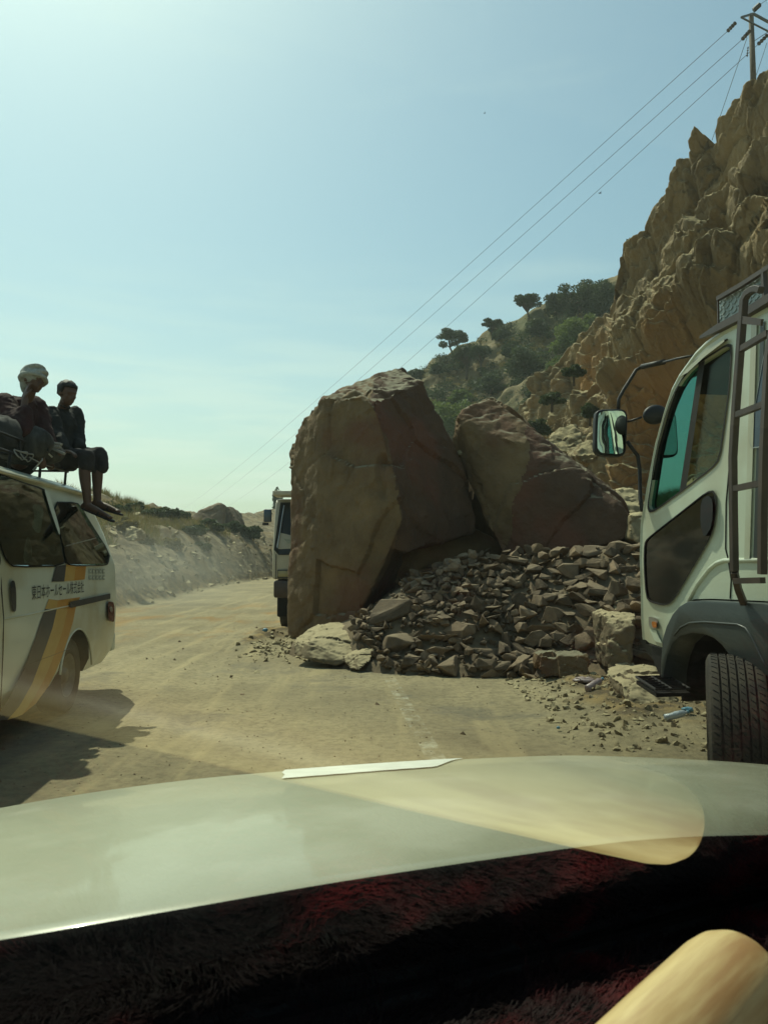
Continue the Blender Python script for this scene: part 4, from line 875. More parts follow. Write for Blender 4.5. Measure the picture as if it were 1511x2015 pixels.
def plate(mb, outer, holes, t0, t1, mi_in=1):        # side sheet with window openings, between the depths t0 (outside) and t1
    loops = [outer]+holes; flat = [q for l in loops for q in l]
    tris = tessellate_polygon([[Vector((a,z,0)) for a,z in l] for l in loops])
    mb.add([TS.w(a,t0,z) for a,z in flat], tris, 0); mb.add([TS.w(a,t1,z) for a,z in flat], tris, mi_in)
    for l in loops:
        n = len(l); mb.add([TS.w(a,t0,z) for a,z in l]+[TS.w(a,t1,z) for a,z in l], [(i,(i+1)%n,n+(i+1)%n,n+i) for i in range(n)], 0)
DW = [(1437,684),(1432,765),(1421,846),(1413,901),(1399,920),(1345,961),(1290,1001),(1279,1004),(1275,993),(1281,955),(1291,887),(1312,808),(1334,757),(1361,724),(1399,700),(1427,682)]
hole = [tl(x,y) for x,y in chaikin(DW,1)]
mb = MB(); plate(mb, prof, [hole], 0, -.04); plate(mb, prof, [[(3.0,1.5),(4.25,1.5),(4.1,2.15),(3.9,2.28),(3.0,2.28)]], -2.1, -2.06)
skinp = [(2.45,2.52),(2.9,2.51)]+[tl(*q) for q in ((1508,604),(1454,633),(1426,649),(1388,675),(1369,694),(1337,738),(1323,765),(1309,806),(1290,874),(1274,955),(1266,1004),(1262,1027),(1260,1095),(1262,1163),(1263,1218),(1266,1256))]
for (a0_,z0_),(a1_,z1_) in zip(skinp, skinp[1:]):
    zm = (z0_+z1_)/2; spans = [(0,-2.1)] if not (1.56 < zm < 2.28) else [(0,-.13),(-1.97,-2.1)]
    for (ta,tb) in spans:
        mb.add([TS.w(a0_,ta,z0_),TS.w(a1_,ta,z1_),TS.w(a1_,tb,z1_),TS.w(a0_,tb,z0_)],[(0,1,2,3)],0)
        dx, dzz = (a1_-a0_), (z1_-z0_); ln_ = sqrt(dx*dx+dzz*dzz)+1e-9; nx_, nz2_ = dzz/ln_*.03, -dx/ln_*.03
        mb.add([TS.w(a0_+nx_,ta,z0_+nz2_ if dx<0 else z0_-.03),TS.w(a1_+nx_,ta,z1_-.03),TS.w(a1_+nx_,tb,z1_-.03),TS.w(a0_+nx_,tb,z0_-.03)],[(0,1,2,3)],1)
mb.add([TS.w(2.45,0,2.52),TS.w(2.45,0,1.16),TS.w(2.45,-2.1,1.16),TS.w(2.45,-2.1,2.52)],[(0,1,2,3)],0)
mb.add([TS.w(2.45,0,1.2),TS.w(4.45,0,1.2),TS.w(4.45,-2.1,1.2),TS.w(2.45,-2.1,1.2)],[(0,1,2,3)],1)
mb.add([TS.w(3.02,-.04,1.2),TS.w(3.02,-.04,2.5),TS.w(3.02,-2.06,2.5),TS.w(3.02,-2.06,1.2)],[(0,1,2,3)],1)
mb.tube([TS.w(a,-.014,z-.008) for a,z in skinp], .020, 8); 
me = bpy.data.meshes.new('cab'); me.from_pydata([tuple(v) for v in mb.v],[],mb.f); me.update(); me.polygons.foreach_set('material_index', mb.m)
cab = link('cab', me, [MT['cab'],MT['inside']], truck)
# door window: rubber frame ring, teal quarter pane, post, rear pane
def ring(fn, poly, k, name, mt, par, e0, th):
    pl = chaikin(poly,1); n = len(pl); cx = sum(p[0] for p in pl)/n; cy = sum(p[1] for p in pl)/n
    out_ = [(cx+(x-cx)*k+ (3 if x>cx else -3)*0, cy+(y-cy)*k) for x,y in pl]; mb = MB()
    vs = [fn(x,y,e0+th) for x,y in out_]+[fn(x,y,e0+th) for x,y in pl]+[fn(x,y,e0-.03) for x,y in out_]+[fn(x,y,e0-.03) for x,y in pl]
    fs = []
    for i in range(n):
        j = (i+1)%n; fs += [(i,j,n+j,n+i),(2*n+i,2*n+j,j,i),(n+i,n+j,3*n+j,3*n+i)]
    return mesh(name, vs, fs, mt, par)
wnd = ring(tp, DW, 1.035, 'door_window', MT['rubber'], truck, .0, .006)
panel(tp, [(1375,716),(1361,724),(1334,757),(1312,808),(1291,887),(1281,955),(1275,993),(1279,1004),(1290,1001),(1338,966)], 'front_pane', MT['teal'], wnd, -.02, .002, 0)
panel(tp, [(1437,684),(1432,765),(1421,846),(1413,901),(1399,920),(1348,959),(1384,712),(1399,700),(1427,682)], 'rear_pane', MT['clear'], wnd, -.02, .002, 0)
panel(tp, [(1374,716),(1386,709),(1349,962),(1336,968)], 'window_post', MT['rubber'], wnd, -.012, .012, 0)
LW = [(1404,968),(1407,1000),(1400,1047),(1383,1080),(1352,1132),(1327,1175),(1315,1187),(1303,1189),(1280,1183),(1271,1172),(1267,1110),(1268,1070),(1274,1060),(1299,1040),(1350,1000),(1388,970)]
lw = ring(tp, LW, 1.03, 'lower_window', MT['rubber'], truck, .006, .006)
panel(tp, LW, 'pane', MT['darkglass'], lw, .003, .002, 1)
panel(tp, [(1378,985),(1392,974),(1402,985),(1400,1035),(1384,1060),(1377,1030)], 'door_handle', MT['black'], truck, .010, .015)
# pressed line above the fender, door seam, vent lines
seam(tp, [(1277,1268),(1312,1279)], 'sill_seam', truck, .003, e=.002)
seam(tp, [(1444,800),(1436,900),(1428,990),(1427,1080),(1432,1100),(1438,1140),(1436,1178)], 'door_seam', truck, .0045, e=.001)
seam(tp, [(1355,1183),(1372,1150),(1395,1120),(1410,1108),(1425,1103),(1511,1102),(1560,1102)], 'pressed_ridge', truck, .012, MT['cab'], e=.001)
seam(tp, [(1345,740),(1365,712),(1390,692),(1430,668)], 'roof_channel', truck, .005, e=.003)
panel(tp, [(1336,742),(1348,728),(1380,697),(1424,667),(1424,672),(1384,703),(1352,733)], 'rain_visor', MT['cab'], truck, .004, .02, 0)
panel(tp, [(1275,1215),(1278,1213),(1291,1216),(1293,1219),(1293,1236),(1290,1238),(1279,1236),(1276,1232)], 'indicator_frame', MT['chrome'], truck, .004, .010)
panel(tp, [(1281,1222),(1291,1224),(1291,1235),(1283,1235)], 'indicator', MT['amber'], truck, .016, .010)
panel(tp, [(1277,1238),(1290,1240),(1302,1266),(1288,1262)], 'indicator_trim', MT['cab'], truck, .002, .006, 0)
# fender (dark grey) with inner liner, bumper corner, step
FO = [(1313,1352),(1313,1300),(1316,1258),(1324,1232),(1336,1208),(1350,1192),(1366,1183),(1400,1181),(1511,1186)]
FI = [(1511,1322),(1483,1316),(1465,1309),(1450,1290),(1435,1270),(1418,1256),(1400,1249),(1375,1246),(1352,1252),(1336,1268),(1326,1292),(1320,1320),(1318,1352)]
fo = [tl(*q) for q in FO]+[(2.45,1.13),(2.45,.72),(3.2,.78)]+[tl(*q) for q in FI]
fd = tprism(fo,.045,-.10).build('fender', MT['fender'], truck, True, bevel=.014, autos=.5)
seam(lambda x,y,e=0: tp(x,y,.046), [(1326,1250),(1338,1235),(1356,1226),(1385,1224),(1450,1229),(1466,1236),(1480,1258),(1500,1300),(1511,1318)], 'fender_ridge', truck, .006, MT['fender'])
ln = [tl(*q) for q in ((1316,1352),(1320,1300),(1330,1262),(1350,1240),(1400,1236),(1440,1262),(1480,1300),(1511,1310))]+[(2.5,.74),(2.5,1.12),(4.3,1.12),(4.45,.75),(4.38,.55)]
tprism(ln,-.10,-.42).build('wheel_housing', MT['inside'], truck)
tprism([(2.45,.62),(2.45,1.12),(4.3,1.12),(4.5,.9),(4.48,.5),(3.9,.45)],-.46,-1.7).build('chassis', MT['inside'], truck)
tprism([tl(*q) for q in ((1277,1268),(1313,1280),(1313,1350),(1300,1345),(1284,1310),(1276,1285))],-.01,-2.08).build('front_bumper', MT['black'], truck, bevel=.01)
sp = MB()
A0 = P(1281,1331,4.30); A1 = P(1322,1356,4.05); wv = (A1-A0); iv = TS.n*-.0
for k in range(7): 
    c = A0.lerp(A1,k/6); sp.box(c+TS.n*.03, (.012,.012,.012)); sp.tube([c+TS.n*.09, c-TS.n*.10], .006, 5)
for e_ in (.09,0,-.10): sp.tube([A0+TS.n*e_, A1+TS.n*e_], .007, 5)
sp.prism([A0+TS.n*.09-UP*.02, A1+TS.n*.09-UP*.02, A1+TS.n*.09-UP*.04, A0+TS.n*.09-UP*.04], -TS.n*.19)
sp.build('cab_step', MT['rack'], truck)
# steered front wheel: tread faces us
wc = P(1448,1430,3.62); wc.z = .45
wax = Vector((-cos(R(22)), sin(R(22)),0))
seg = 72; rimr = .27; r_ = .45; wd = .235; q_ = wax.to_track_quat('Z','Y').to_matrix()
prof_ = [(rimr,-wd/2),(r_*.92,-wd*.53),(r_*.985,-wd*.48),(r_,-wd*.42)]
gx = [-.30,-.15,0,.15,.30]
for g_ in gx: prof_ += [(r_,(g_-.022)*wd),(r_-.012,(g_-.015)*wd),(r_-.012,(g_+.015)*wd),(r_,(g_+.022)*wd)]
prof_ += [(r_,wd*.42),(r_*.985,wd*.48),(r_*.92,wd*.53),(rimr,wd*.5),(rimr*.9,wd*.3),(rimr*.4,wd*.28),(.01,wd*.4)]
vs = []
for rr_, h in prof_:
    for k in range(seg):
        a = 2*pi*k/seg; rad_ = rr_
        vs.append(wc+q_@Vector((rad_*cos(a), rad_*sin(a), h)))
fs = [(i*seg+k,i*seg+(k+1)%seg,(i+1)*seg+(k+1)%seg,(i+1)*seg+k) for i in range(len(prof_)-1) for k in range(seg)]
wh = mesh('wheel', vs, fs, MT['tyre'], truck, True)
bm = bmesh.new(); bm.from_mesh(wh.data)
for e in bm.edges: e.smooth = not (len(e.link_faces)==2 and e.calc_face_angle(0) > .5)
bm.to_mesh(wh.data); bm.free()
mb = MB()                                            # sipes across the shoulder ribs
for k in range(72):
    a = 2*pi*k/72
    for lo, hi in ((-.44,-.34),(.34,.44),(-.27,-.19),(.19,.27),(-.11,-.04),(.04,.11)):
        o1 = q_@Vector((cos(a)*(r_+.0008), sin(a)*(r_+.0008), lo*wd)); a2 = a+.035
        o2 = q_@Vector((cos(a2)*(r_+.0008), sin(a2)*(r_+.0008), hi*wd)); mb.tube([wc+o1,wc+o2], .0022, 4)
mb.build('tread_sipes', MT['inside'], wh)
# sleeper panel behind the door: ribs, narrow rear window
for (xa,xb,mt_,th) in ((1463,1474,'cab',.008),(1481,1489,'fender',.004)):
    panel(tp, [(xa+14,640),(xb+14,632),(xb,1100),(xa,1100)], 'side_rib', MT[mt_], truck, .002, th, 0)
rw = ring(tp, [(1508,664),(1530,650),(1524,850),(1520,868),(1482,882),(1474,872),(1476,850)], 1.03, 'rear_side_window', MT['chrome'], truck, .004, .006)
panel(tp, [(1508,664),(1530,650),(1524,850),(1520,868),(1482,882),(1474,872),(1476,850)], 'pane', MT['blue'], rw, .004, .003, 1)
# ladder
def lp(x, y, e=.14): return tp(x,y,e)
ld = MB()
def sq(pts, r, mb): mb.tube(pts, r, 4)
sq([lp(1497,571),lp(1490,568),lp(1480,570),lp(1470,577),lp(1463,590),lp(1459,640),lp(1453,720),lp(1447,800),lp(1441,900),lp(1442,1000),lp(1444,1125)], .021, ld)
sq([lp(1444,1125),tp(1452,1160,.10),tp(1463,1188,.05)], .020, ld)
lroot = ld.build('ladder', MT['rust'], truck, bevel=.003)
ld = MB(); sq([lp(1530,600),lp(1512,700),lp(1503,880),lp(1500,1000),lp(1499,1130)], .021, ld); ld.build('ladder_rail', MT['rust'], lroot)
for (a,b) in (((1456,688),(1512,655)),((1447,817),(1504,795)),((1442,962),(1500,950)),((1446,1143),(1500,1142))):
    ld = MB(); sq([lp(*a),lp(*b)], .018, ld); ld.build('rung', MT['rust'], lroot)
ld = MB(); ld.prism([lp(1462,622),lp(1502,628),lp(1500,641),lp(1460,637)], TS.n*.012); ld.build('bracket', MT['rust'], lroot)
# rack over the cab with checker plate
rk = MB(); 
def fr3(x,y,e): return tp(x,y,e)
rk.tube([fr3(1378,664,.02),fr3(1410,648,.02),fr3(1460,622,.02),fr3(1511,590,.02),fr3(1640,520,.02)], [.010,.024,.027,.027,.027], 4)
rk.tube([fr3(1412,588,.02),fr3(1460,560,.02),fr3(1511,527,.02),fr3(1640,450,.02)], .015, 4)
rk.tube([fr3(1502,532,.02),fr3(1505,596,.02)], .014, 4); rk.tube([fr3(1412,588,.02),fr3(1413,648,.02)], .006, 4)
for dz in (0,): rk.tube([fr3(1511,590,.02), fr3(1511,590,.02)-TS.n*2.1], .03, 4); rk.tube([fr3(1413,646,.02), fr3(1413,646,.02)-TS.n*2.1], .012, 4)
rr0 = rk.build('roof_rack', MT['rust'], truck)
cp = MB(); cp.prism([fr3(1413,592,.0),fr3(1500,540,.0),fr3(1503,592,.0),fr3(1416,643,.0)], -TS.n*.006); plate = cp.build('checker_panel', MT['checker'], rr0)
cp = MB()
for i in range(12):
    for j in range(6):
        u_ = (i+.5)/12; v_ = (j+.5)/6; x = 1413+u_*88; yt = 592-52*u_; yb = 643-51*u_; y = yt+(yb-yt)*v_; p = tp(x,y,.001); an = .5 if (i+j)%2 else -.5
        cp.box(p, (.006,.024,.007), Euler((an,0,atan2(TS.d.x,1)*-1)))
cp.build('raised_lozenges', MT['checker'], plate)
# cargo body behind the cab (mostly outside the frame)
cb = MB(); cb.box(TS.w(-.4,-1.05,1.75), (2.1,5.4,1.5), Euler((0,0,-atan2(TS.d.x,TS.d.y)))); cb.build('cargo_body', MT['rust'], truck, bevel=.02)
wheel(truck, TS.w(-1.2,-.2,.45), TS.n, .45, .25, .27)
# mirrors
mirr = MB()
mp_ = [(1171,815),(1175,808),(1185,805),(1222,804),(1231,808),(1235,818),(1232,885),(1228,895),(1218,899),(1182,897),(1173,892),(1169,883)]
YM = 4.62
def mquad(poly, Y, tilt=0): return [P(x,y,Y+ (x-1203)/100*tilt) for x,y in poly]
mb = MB(); mb.prism(mquad(chaikin(mp_,1),YM,.04), (0,.06,0)); mroot = mb.build('side_mirror', MT['black'], truck, True, bevel=.010, autos=.6)
cx, cy = 1203, 852
gmir = bpy.data.materials.new('mirror_glass'); gmir.use_nodes=True; b_ = gmir.node_tree.nodes['Principled BSDF']; b_.inputs['Metallic'].default_value=1; b_.inputs['Roughness'].default_value=.03; b_.inputs['Base Color'].default_value=(.55,.66,.6,1)
pl = [(cx+(x-cx)*.86, cy+(y-cy)*.90) for x,y in chaikin(mp_,1)]
mesh('mirror_glass', [p+Vector((0,-.006-.010*(1-((px__-cx)/30)**2),0)) for p,(px__,_) in zip(mquad(pl,YM,.04),pl)]+[P(cx,cy,YM-.018)], [(i,(i+1)%len(pl),len(pl)) for i in range(len(pl))], gmir, mroot, True)
arm = MB(); arm.tube([P(1366,699,4.1),P(1330,706,4.3),P(1304,713,4.5)], .007, 8); arm.tube([P(1306,712,4.5),P(1262,722,4.68)], .016, 10)
arm.tube([P(1264,721,4.68),P(1251,728,4.70),P(1240,746,4.70),P(1226,768,4.69),P(1217,785,4.68),P(1216,806,4.67)], .011, 8)
arm.build('mirror_arm', MT['rack'], mroot, True)
arm = MB(); arm.tube([P(1233,868,4.66),P(1244,884,4.66),P(1254,897,4.66),P(1258,925,4.65),P(1259,980,4.62),P(1263,1005,4.55)], .012, 8); arm.tube([P(1234,830,4.66),P(1262,821,4.6)], .007, 6); arm.build('mirror_arm', MT['rack'], mroot, True)
m2 = MB(); m2.sphere(P(1288,816,4.45), (.078,.03,.058), 20, 12, rot=Euler((0,R(-14),R(10)))); m2.build('round_mirror', MT['black'], truck, True)
mb = MB(); mb.box(TS.w(3.2,-.55,1.5), (.5,.12,.8), Euler((0,R(0),.14))); mb.box(TS.w(3.45,-.55,1.2), (.5,.5,.15), Euler((0,0,.14)));  mb.build('seat', MT['inside'], truck, bevel=.03)
mb = MB(); mb.box(TS.w(4.25,-1.05,1.42), (1.9,.35,.2), Euler((0,0,.14))); mb.build('dashboard', MT['inside'], truck, bevel=.03)

# ================================================================ FAR TRUCK HALF HIDDEN BY THE BOULDER
MT['cream'] = mat('cream_truck_paint', (.52,.48,.37), (.42,.38,.28), 3, .5, .1, 20, spec=.4)
FT = empty('oncoming_truck', P(640,1240,15.5)*1, label='white oncoming truck peeking out left of the tallest boulder', cat='truck'); FT.location.z = 0
FY = 14.5
def q(x,y,dy=0): return P(x,y,FY+dy)
XL = q(536,1100).x; XR = XL+2.05
def fbox(x0,x1,y0,y1,Y0,Y1,name,mt,par,bev=.03):      # x in metres, y given as pixel rows on the front plane
    z1 = P(600,y0,FY).z; z0 = P(600,y1,FY).z; mb = MB(); mb.box(((x0+x1)/2,(Y0+Y1)/2,(z0+z1)/2),(x1-x0,Y1-Y0,z1-z0)); return mb.build(name, mt, par, True, bevel=bev, autos=.7)
zc = lambda y: P(600,y,FY).z
cabp = [(FY,zc(1140)),(FY,zc(1090)),(FY+.02,zc(1075)),(FY+.35,zc(985)),(FY+.45,zc(978)),(FY+1.9,zc(976)),(FY+1.9,zc(1140))]
mb = MB(); mb.prism([(XL,a,z) for a,z in cabp], (XR-XL,0,0)); mb.build('cab', MT['cream'], FT, True, bevel=.05, autos=.6)
# dark windscreen following the lean
wp = [(XL+.03,FY+.005,zc(1082)),(XL+.12,FY-.005,zc(1092)),(XR-.12,FY-.005,zc(1092)),(XR-.03,FY+.005,zc(1082)),(XR-.14,FY+.34,zc(986)),(XL+.10,FY+.34,zc(986))]
mb = MB(); mb.prism(wp, (0,-.018,.0)); ws_ = mb.build('windscreen', MT['darkglass2'], FT, bevel=.006)
mb = MB(); mb.tube([Vector((XL+.10,FY-.02,zc(1078))),Vector((XL+.18,FY+.30,zc(992)))], .012, 6); mb.build('window_strip', MT['chrome'], ws_)
mb = MB(); mb.prism([Vector(p) for p in ((XL+.22,FY-.03,zc(1060)),(XL+.34,FY-.03,zc(1062)),(XL+.36,FY+.02,zc(1043)),(XL+.42,FY+.02,zc(1042)),(XL+.40,FY-.03,zc(1066)),(XL+.30,FY-.05,zc(1070)))], (0,-.006,0)); mb.build('sticker', MT['curtain'], ws_)
fbox(XL+.0,XR,966,975,FY-.05,FY+.5,'sun_visor',MT['cream'],FT,.015)
fbox(XL+.10,XL+.30+.04,1121,1137,FY-.035,FY+.05,'headlight_frame',MT['charcoal'],FT,.01)
fbox(XL+.115,XL+.285+.04,1123,1135,FY-.045,FY+.02,'headlight',mat('yellowed_lens',(.40,.34,.16),(.3,.25,.1),10,.25,0,spec=.6),FT,.008)
fbox(XL+.36,XL+.9,1123,1135,FY-.04,FY+.02,'grille',MT['charcoal'],FT,.008)
fbox(XL+.04,XR-.04,1142,1176,FY-.10,FY+.6,'bumper',MT['rust'],FT,.04)
fbox(XL+.08,XR-.08,1140,1215,FY+.12,FY+1.6,'chassis',MT['inside'],FT,.03)
mb = MB(); mb.tube([(XL+.072,FY-.012,zc(1090)),(XL+.07,FY-.012,zc(1140))], .006, 5); mb.build('panel_seam', MT['rubber'], FT)
wheel(FT, Vector((XL+.22,FY+.75,.42)), Vector((-1,0,0)), .42, .26, .22); wheel(FT, Vector((XR-.22,FY+.75,.42)), Vector((1,0,0)), .42, .26, .22)
mb = MB(); mb.box(q(527,1015,-.05), (.15,.06,.24)); fm_ = mb.build('side_mirror', MT['blue'], FT, True, bevel=.02, autos=.7)
mb = MB(); mb.tube([q(535,1010,.1),q(530,1012,0)], .012, 6); mb.box(q(523,1031,-.05),(.11,.05,.05)); mb.build('mirror_arm', MT['rack'], fm_)
fbox(XL+.28,XR-.02,943,1150,FY+2.1,FY+6,'cargo_body',MT['cream'],FT,.02)
wheel(FT, Vector((XL+.3,FY+4.6,.42)), Vector((-1,0,0)), .42, .26, .22); wheel(FT, Vector((XR-.3,FY+4.6,.42)), Vector((1,0,0)), .42, .26, .22)
# ================================================================ PEOPLE
def skin(pts, edges, rad, sub=2):      # tapered limb for every bone, fused into one surface by the remesh that follows
    mb = MB()
    for i, j in edges:
        a, b_ = Vector(pts[i]), Vector(pts[j]); n = 5
        mb.tube([a.lerp(b_,k/n) for k in range(n+1)], [rad[i]+(rad[j]-rad[i])*smooth(0,1,k/n) for k in range(n+1)], 16)
    for p, r in zip(pts, rad): mb.sphere(p, r*1.0, 16, 10)
    return mb.build('tmp', MT['inside'])
def remesh_join(objs, name, mats, parent, vox, smooth_it=2):
    bm = bmesh.new()
    for o in objs: bm.from_mesh(o.data)
    me = bpy.data.meshes.new(name); bm.to_mesh(me); bm.free()
    for o in objs: bpy.data.objects.remove(o)
    o = bpy.data.objects.new(name, me); COL.objects.link(o)
    m = o.modifiers.new('r','REMESH'); m.mode='VOXEL'; m.voxel_size=vox
    if smooth_it: s = o.modifiers.new('s','SMOOTH'); s.factor=.5; s.iterations=smooth_it
    finish(o); me = o.data; me.materials.clear(); bpy.data.objects.remove(o)
    return link(name, me, mats, parent, True)
def obj_mb(mb): return mb.build('tmp', MT['inside'])
def headparts(c, f, up, s=1.0):
    """skull, jaw, nose, brow, ears around centre c; f = facing, up = crown direction"""
    f = f.normalized(); r = f.cross(up).normalized(); u = r.cross(f).normalized(); rot = Matrix((r,f,u)).transposed().to_euler()
    A = lambda x,y,z: c+(r*x+f*y+u*z)*s
    mb = MB()
    mb.sphere(A(0,-.012,.025),(.076*s,.094*s,.088*s),20,14,rot=rot)
    mb.sphere(A(0,.022,-.035),(.058*s,.066*s,.070*s),18,12,rot=rot)
    mb.sphere(A(0,.058,-.082),(.026*s,.024*s,.022*s),12,8,rot=rot)            # chin
    mb.tube([A(0,.080,.022),A(0,.096,-.004),A(0,.108,-.024)],[.008*s,.011*s,.014*s],8)   # nose
    mb.sphere(A(0,.094,-.030),(.018*s,.014*s,.009*s),10,6,rot=rot)
    mb.tube([A(-.045,.068,.030),A(-.02,.086,.034),A(.02,.086,.034),A(.045,.068,.030)],.008*s,6)  # brow
    for sx in (-1,1):
        mb.sphere(A(sx*.028,.077,.014),(.012*s,.008*s,.006*s),10,6,rot=rot)    # eyelids
        mb.sphere(A(sx*.078,-.004,-.002),(.011*s,.020*s,.030*s),10,8,rot=rot)  # ears
        mb.sphere(A(sx*.040,.055,-.012),(.020*s,.018*s,.016*s),10,8,rot=rot)   # cheekbones
    mb.tube([A(-.022,.083,-.052),A(0,.091,-.050),A(.022,.083,-.052)],.0065*s,6); mb.tube([A(-.018,.081,-.063),A(0,.088,-.063),A(.018,.081,-.063)],.0075*s,6)
    return mb, A, rot
def handparts(w, d, n, side=1, s=1.0, curl=.6):
    """hand from wrist w along d, palm normal n (fingers curl towards n); five fingers"""
    d = d.normalized(); x = d.cross(n).normalized()*side; n = x.cross(d).normalized()*side
    if n.dot(d.cross(x)) == 0: pass
    mb = MB(); rot = Matrix((x,d,n)).transposed().to_euler() if Matrix((x,d,n)).determinant()>0 else Matrix((-x,d,n)).transposed().to_euler()
    mb.sphere(w+d*.045*s,(.040*s,.052*s,.017*s),14,10,rot=rot)
    for k,(off,ln) in enumerate(((-.029,.070),(-.010,.080),(.010,.076),(.028,.060))):
        b = w+d*.082*s+x*off*s; p1 = b+(d*cos(curl*.4)+n*sin(curl*.4))*ln*.45*s; p2 = p1+(d*cos(curl*1.2)+n*sin(curl*1.2))*ln*.33*s; p3 = p2+(d*cos(curl*2)+n*sin(curl*2))*ln*.24*s
        mb.tube([b-d*.02*s,b,p1,p2,p3],[.009*s,.0095*s,.009*s,.008*s,.006*s],7)
    b = w+d*.028*s-x*.034*s; mb.tube([b+x*.01*s,b,b+(d*.6-x*.7+n*.2).normalized()*.035*s,b+(d*.85-x*.45+n*.35).normalized()*.062*s],[.012*s,.012*s,.010*s,.008*s],7)
    return mb
MT['skin'] = mat('brown_skin', (.11,.058,.036), (.085,.045,.028), 12, .55, .1, 60, spec=.35, bdist=.002)
MT['hair'] = mat('black_hair', (.010,.009,.008), (.02,.017,.014), 60, .6, .8, 90, bdist=.006)
MT['jacket'] = mat('dark_jacket', (.012,.013,.012), (.022,.022,.020), 9, .85, .5, 22, bdist=.008)
MT['wrap'] = mat('dark_wrap_cloth', (.030,.026,.027), (.018,.018,.018), 7, .9, .6, 16, bdist=.01)
MT['maroon'] = mat('maroon_shirt', (.045,.014,.013), (.022,.010,.010), 7, .9, .5, 18, bdist=.01)
MT['turban'] = mat('grey_headcloth', (.38,.39,.35), (.24,.25,.22), 30, .9, .8, 26, bdist=.012)
MT['sandal'] = mat('dark_sandal', (.018,.016,.015), (.03,.025,.02), 12, .7, .2, 40)
# young man
c = P(134,776,7.33); hf = Vector((.80,-.52,-.30)); hu = Vector((.18,-.10,1))
yo = empty('person', P(118,926,7.35), label='young dark-haired man in dark jacket sitting with bare legs hanging off the van roof', cat='person')
mbh, A, rot = headparts(c, hf, hu)
J = dict(pel=P(118,898,7.38),sp=P(118,866,7.40),ch=P(120,838,7.42),nk=P(122,808,7.40),hd=P(130,788,7.36),hl=P(128,904,7.22),kl=P(168,900,7.08),al=P(173,990,7.06),hr=P(128,900,7.52),kr=P(196,897,7.34),ar=P(192,985,7.30),
  sl=P(101,818,7.25),el=P(108,860,7.10),wl=P(127,886,7.02),sr=P(145,818,7.55),er=P(152,858,7.48),wr=P(158,884,7.34))
K = list(J); E_ = [('pel','sp'),('sp','ch'),('ch','nk'),('nk','hd'),('pel','hl'),('hl','kl'),('kl','al'),('pel','hr'),('hr','kr'),('kr','ar'),('ch','sl'),('sl','el'),('el','wl'),('ch','sr'),('sr','er'),('er','wr')]
rad = dict(pel=.12,sp=.11,ch=.12,nk=.05,hd=.05,hl=.085,kl=.056,al=.036,hr=.085,kr=.056,ar=.036,sl=.055,el=.042,wl=.028,sr=.055,er=.042,wr=.028)
# calf bulge vertices
for s_ in 'lr':
    J['c'+s_] = J['k'+s_].lerp(J['a'+s_],.35)+Vector((-.012,.0,0)); rad['c'+s_] = .054
K = list(J); E_ = [e for e in E_ if e not in (('kl','al'),('kr','ar'))]+[('kl','cl'),('cl','al'),('kr','cr'),('cr','ar')]
body = skin([J[k] for k in K], [(K.index(a),K.index(b)) for a,b in E_], [rad[k] for k in K])
parts = [body, obj_mb(mbh), obj_mb(handparts(J['wl'], Vector((.9,-.2,-.25)), Vector((0,0,-1)), 1)), obj_mb(handparts(J['wr'], Vector((.7,-.3,-.35)), Vector((0,0,-1)), 1))]
for ak, tx in (('al',(219,1016,6.98)),('ar',(236,1004,7.24))):
    fmb = MB(); toe = P(*tx); d_ = (toe-J[ak]).normalized(); heel = J[ak]-d_*.045-UP*.045
    fmb.tube([J[ak],J[ak]-UP*.03,J[ak].lerp(toe,.4)-UP*.022,toe-UP*.018],[.036,.040,.034,.020],10)
    sdv = d_.cross(UP).normalized()
    for t_ in range(5): fmb.sphere(toe-UP*.014+sdv*(t_-2)*.014-d_*abs(t_-1)*.006,(.010,.010,.009),8,6)
    fmb.sphere(heel,(.030,.030,.028),10,8); parts.append(obj_mb(fmb))
remesh_join(parts, 'body', MT['skin'], yo, .0085, 2)
hm = MB(); hm.sphere(A(0,-.022,.040),(.086,.100,.092),24,16,rot=rot)
ho = hm.build('hair', MT['hair'], yo, True)
for v in ho.data.vertices:
    q = v.co-c; ff = q.dot(hf.normalized()); uu = q.dot(hu.normalized())
    v.co += (v.co-A(0,-.022,.04)).normalized()*(.010*fbm(v.co*60,3)+.006)
    if ff > .015 and uu < .055: v.co -= hf.normalized()*(ff-.015)*1.0
    if uu < -.02: v.co += hu.normalized()*(-.02-uu)*.7
jk = skin([J['pel']+UP*.02,J['sp'],J['ch'],J['nk'].lerp(J['ch'],.25),J['sl'],J['el'],J['wl'].lerp(J['el'],.15),J['sr'],J['er'],J['wr'].lerp(J['er'],.12)],[(0,1),(1,2),(2,3),(2,4),(4,5),(5,6),(2,7),(7,8),(8,9)],[.160,.155,.168,.085,.092,.075,.062,.092,.075,.062])
cl = MB(); cl.tube([A(-.045,-.05,-.11),A(-.05,.0,-.12),A(-.02,.05,-.13),A(.02,.05,-.13),A(.05,.0,-.12),A(.045,-.05,-.11)],.014,6)
ja = remesh_join([jk,obj_mb(cl)], 'jacket', MT['jacket'], yo, .012, 1)
for v in ja.data.vertices: v.co += v.normal*(.022*fbm(Vector((v.co.x*9,v.co.y*9,v.co.z*3.5)),4)+.012*abs(fbm(v.co*16,3)))
wr_ = skin([J['pel'],J['hl'],J['kl'].lerp(J['hl'],.02)+UP*.005,J['kl']+Vector((.015,-.01,-.075)),J['hr'],J['kr']+UP*.005,J['kr']+Vector((.03,-.01,-.10))],[(0,1),(1,2),(2,3),(0,4),(4,5),(5,6)],[.15,.115,.082,.070,.115,.080,.072])
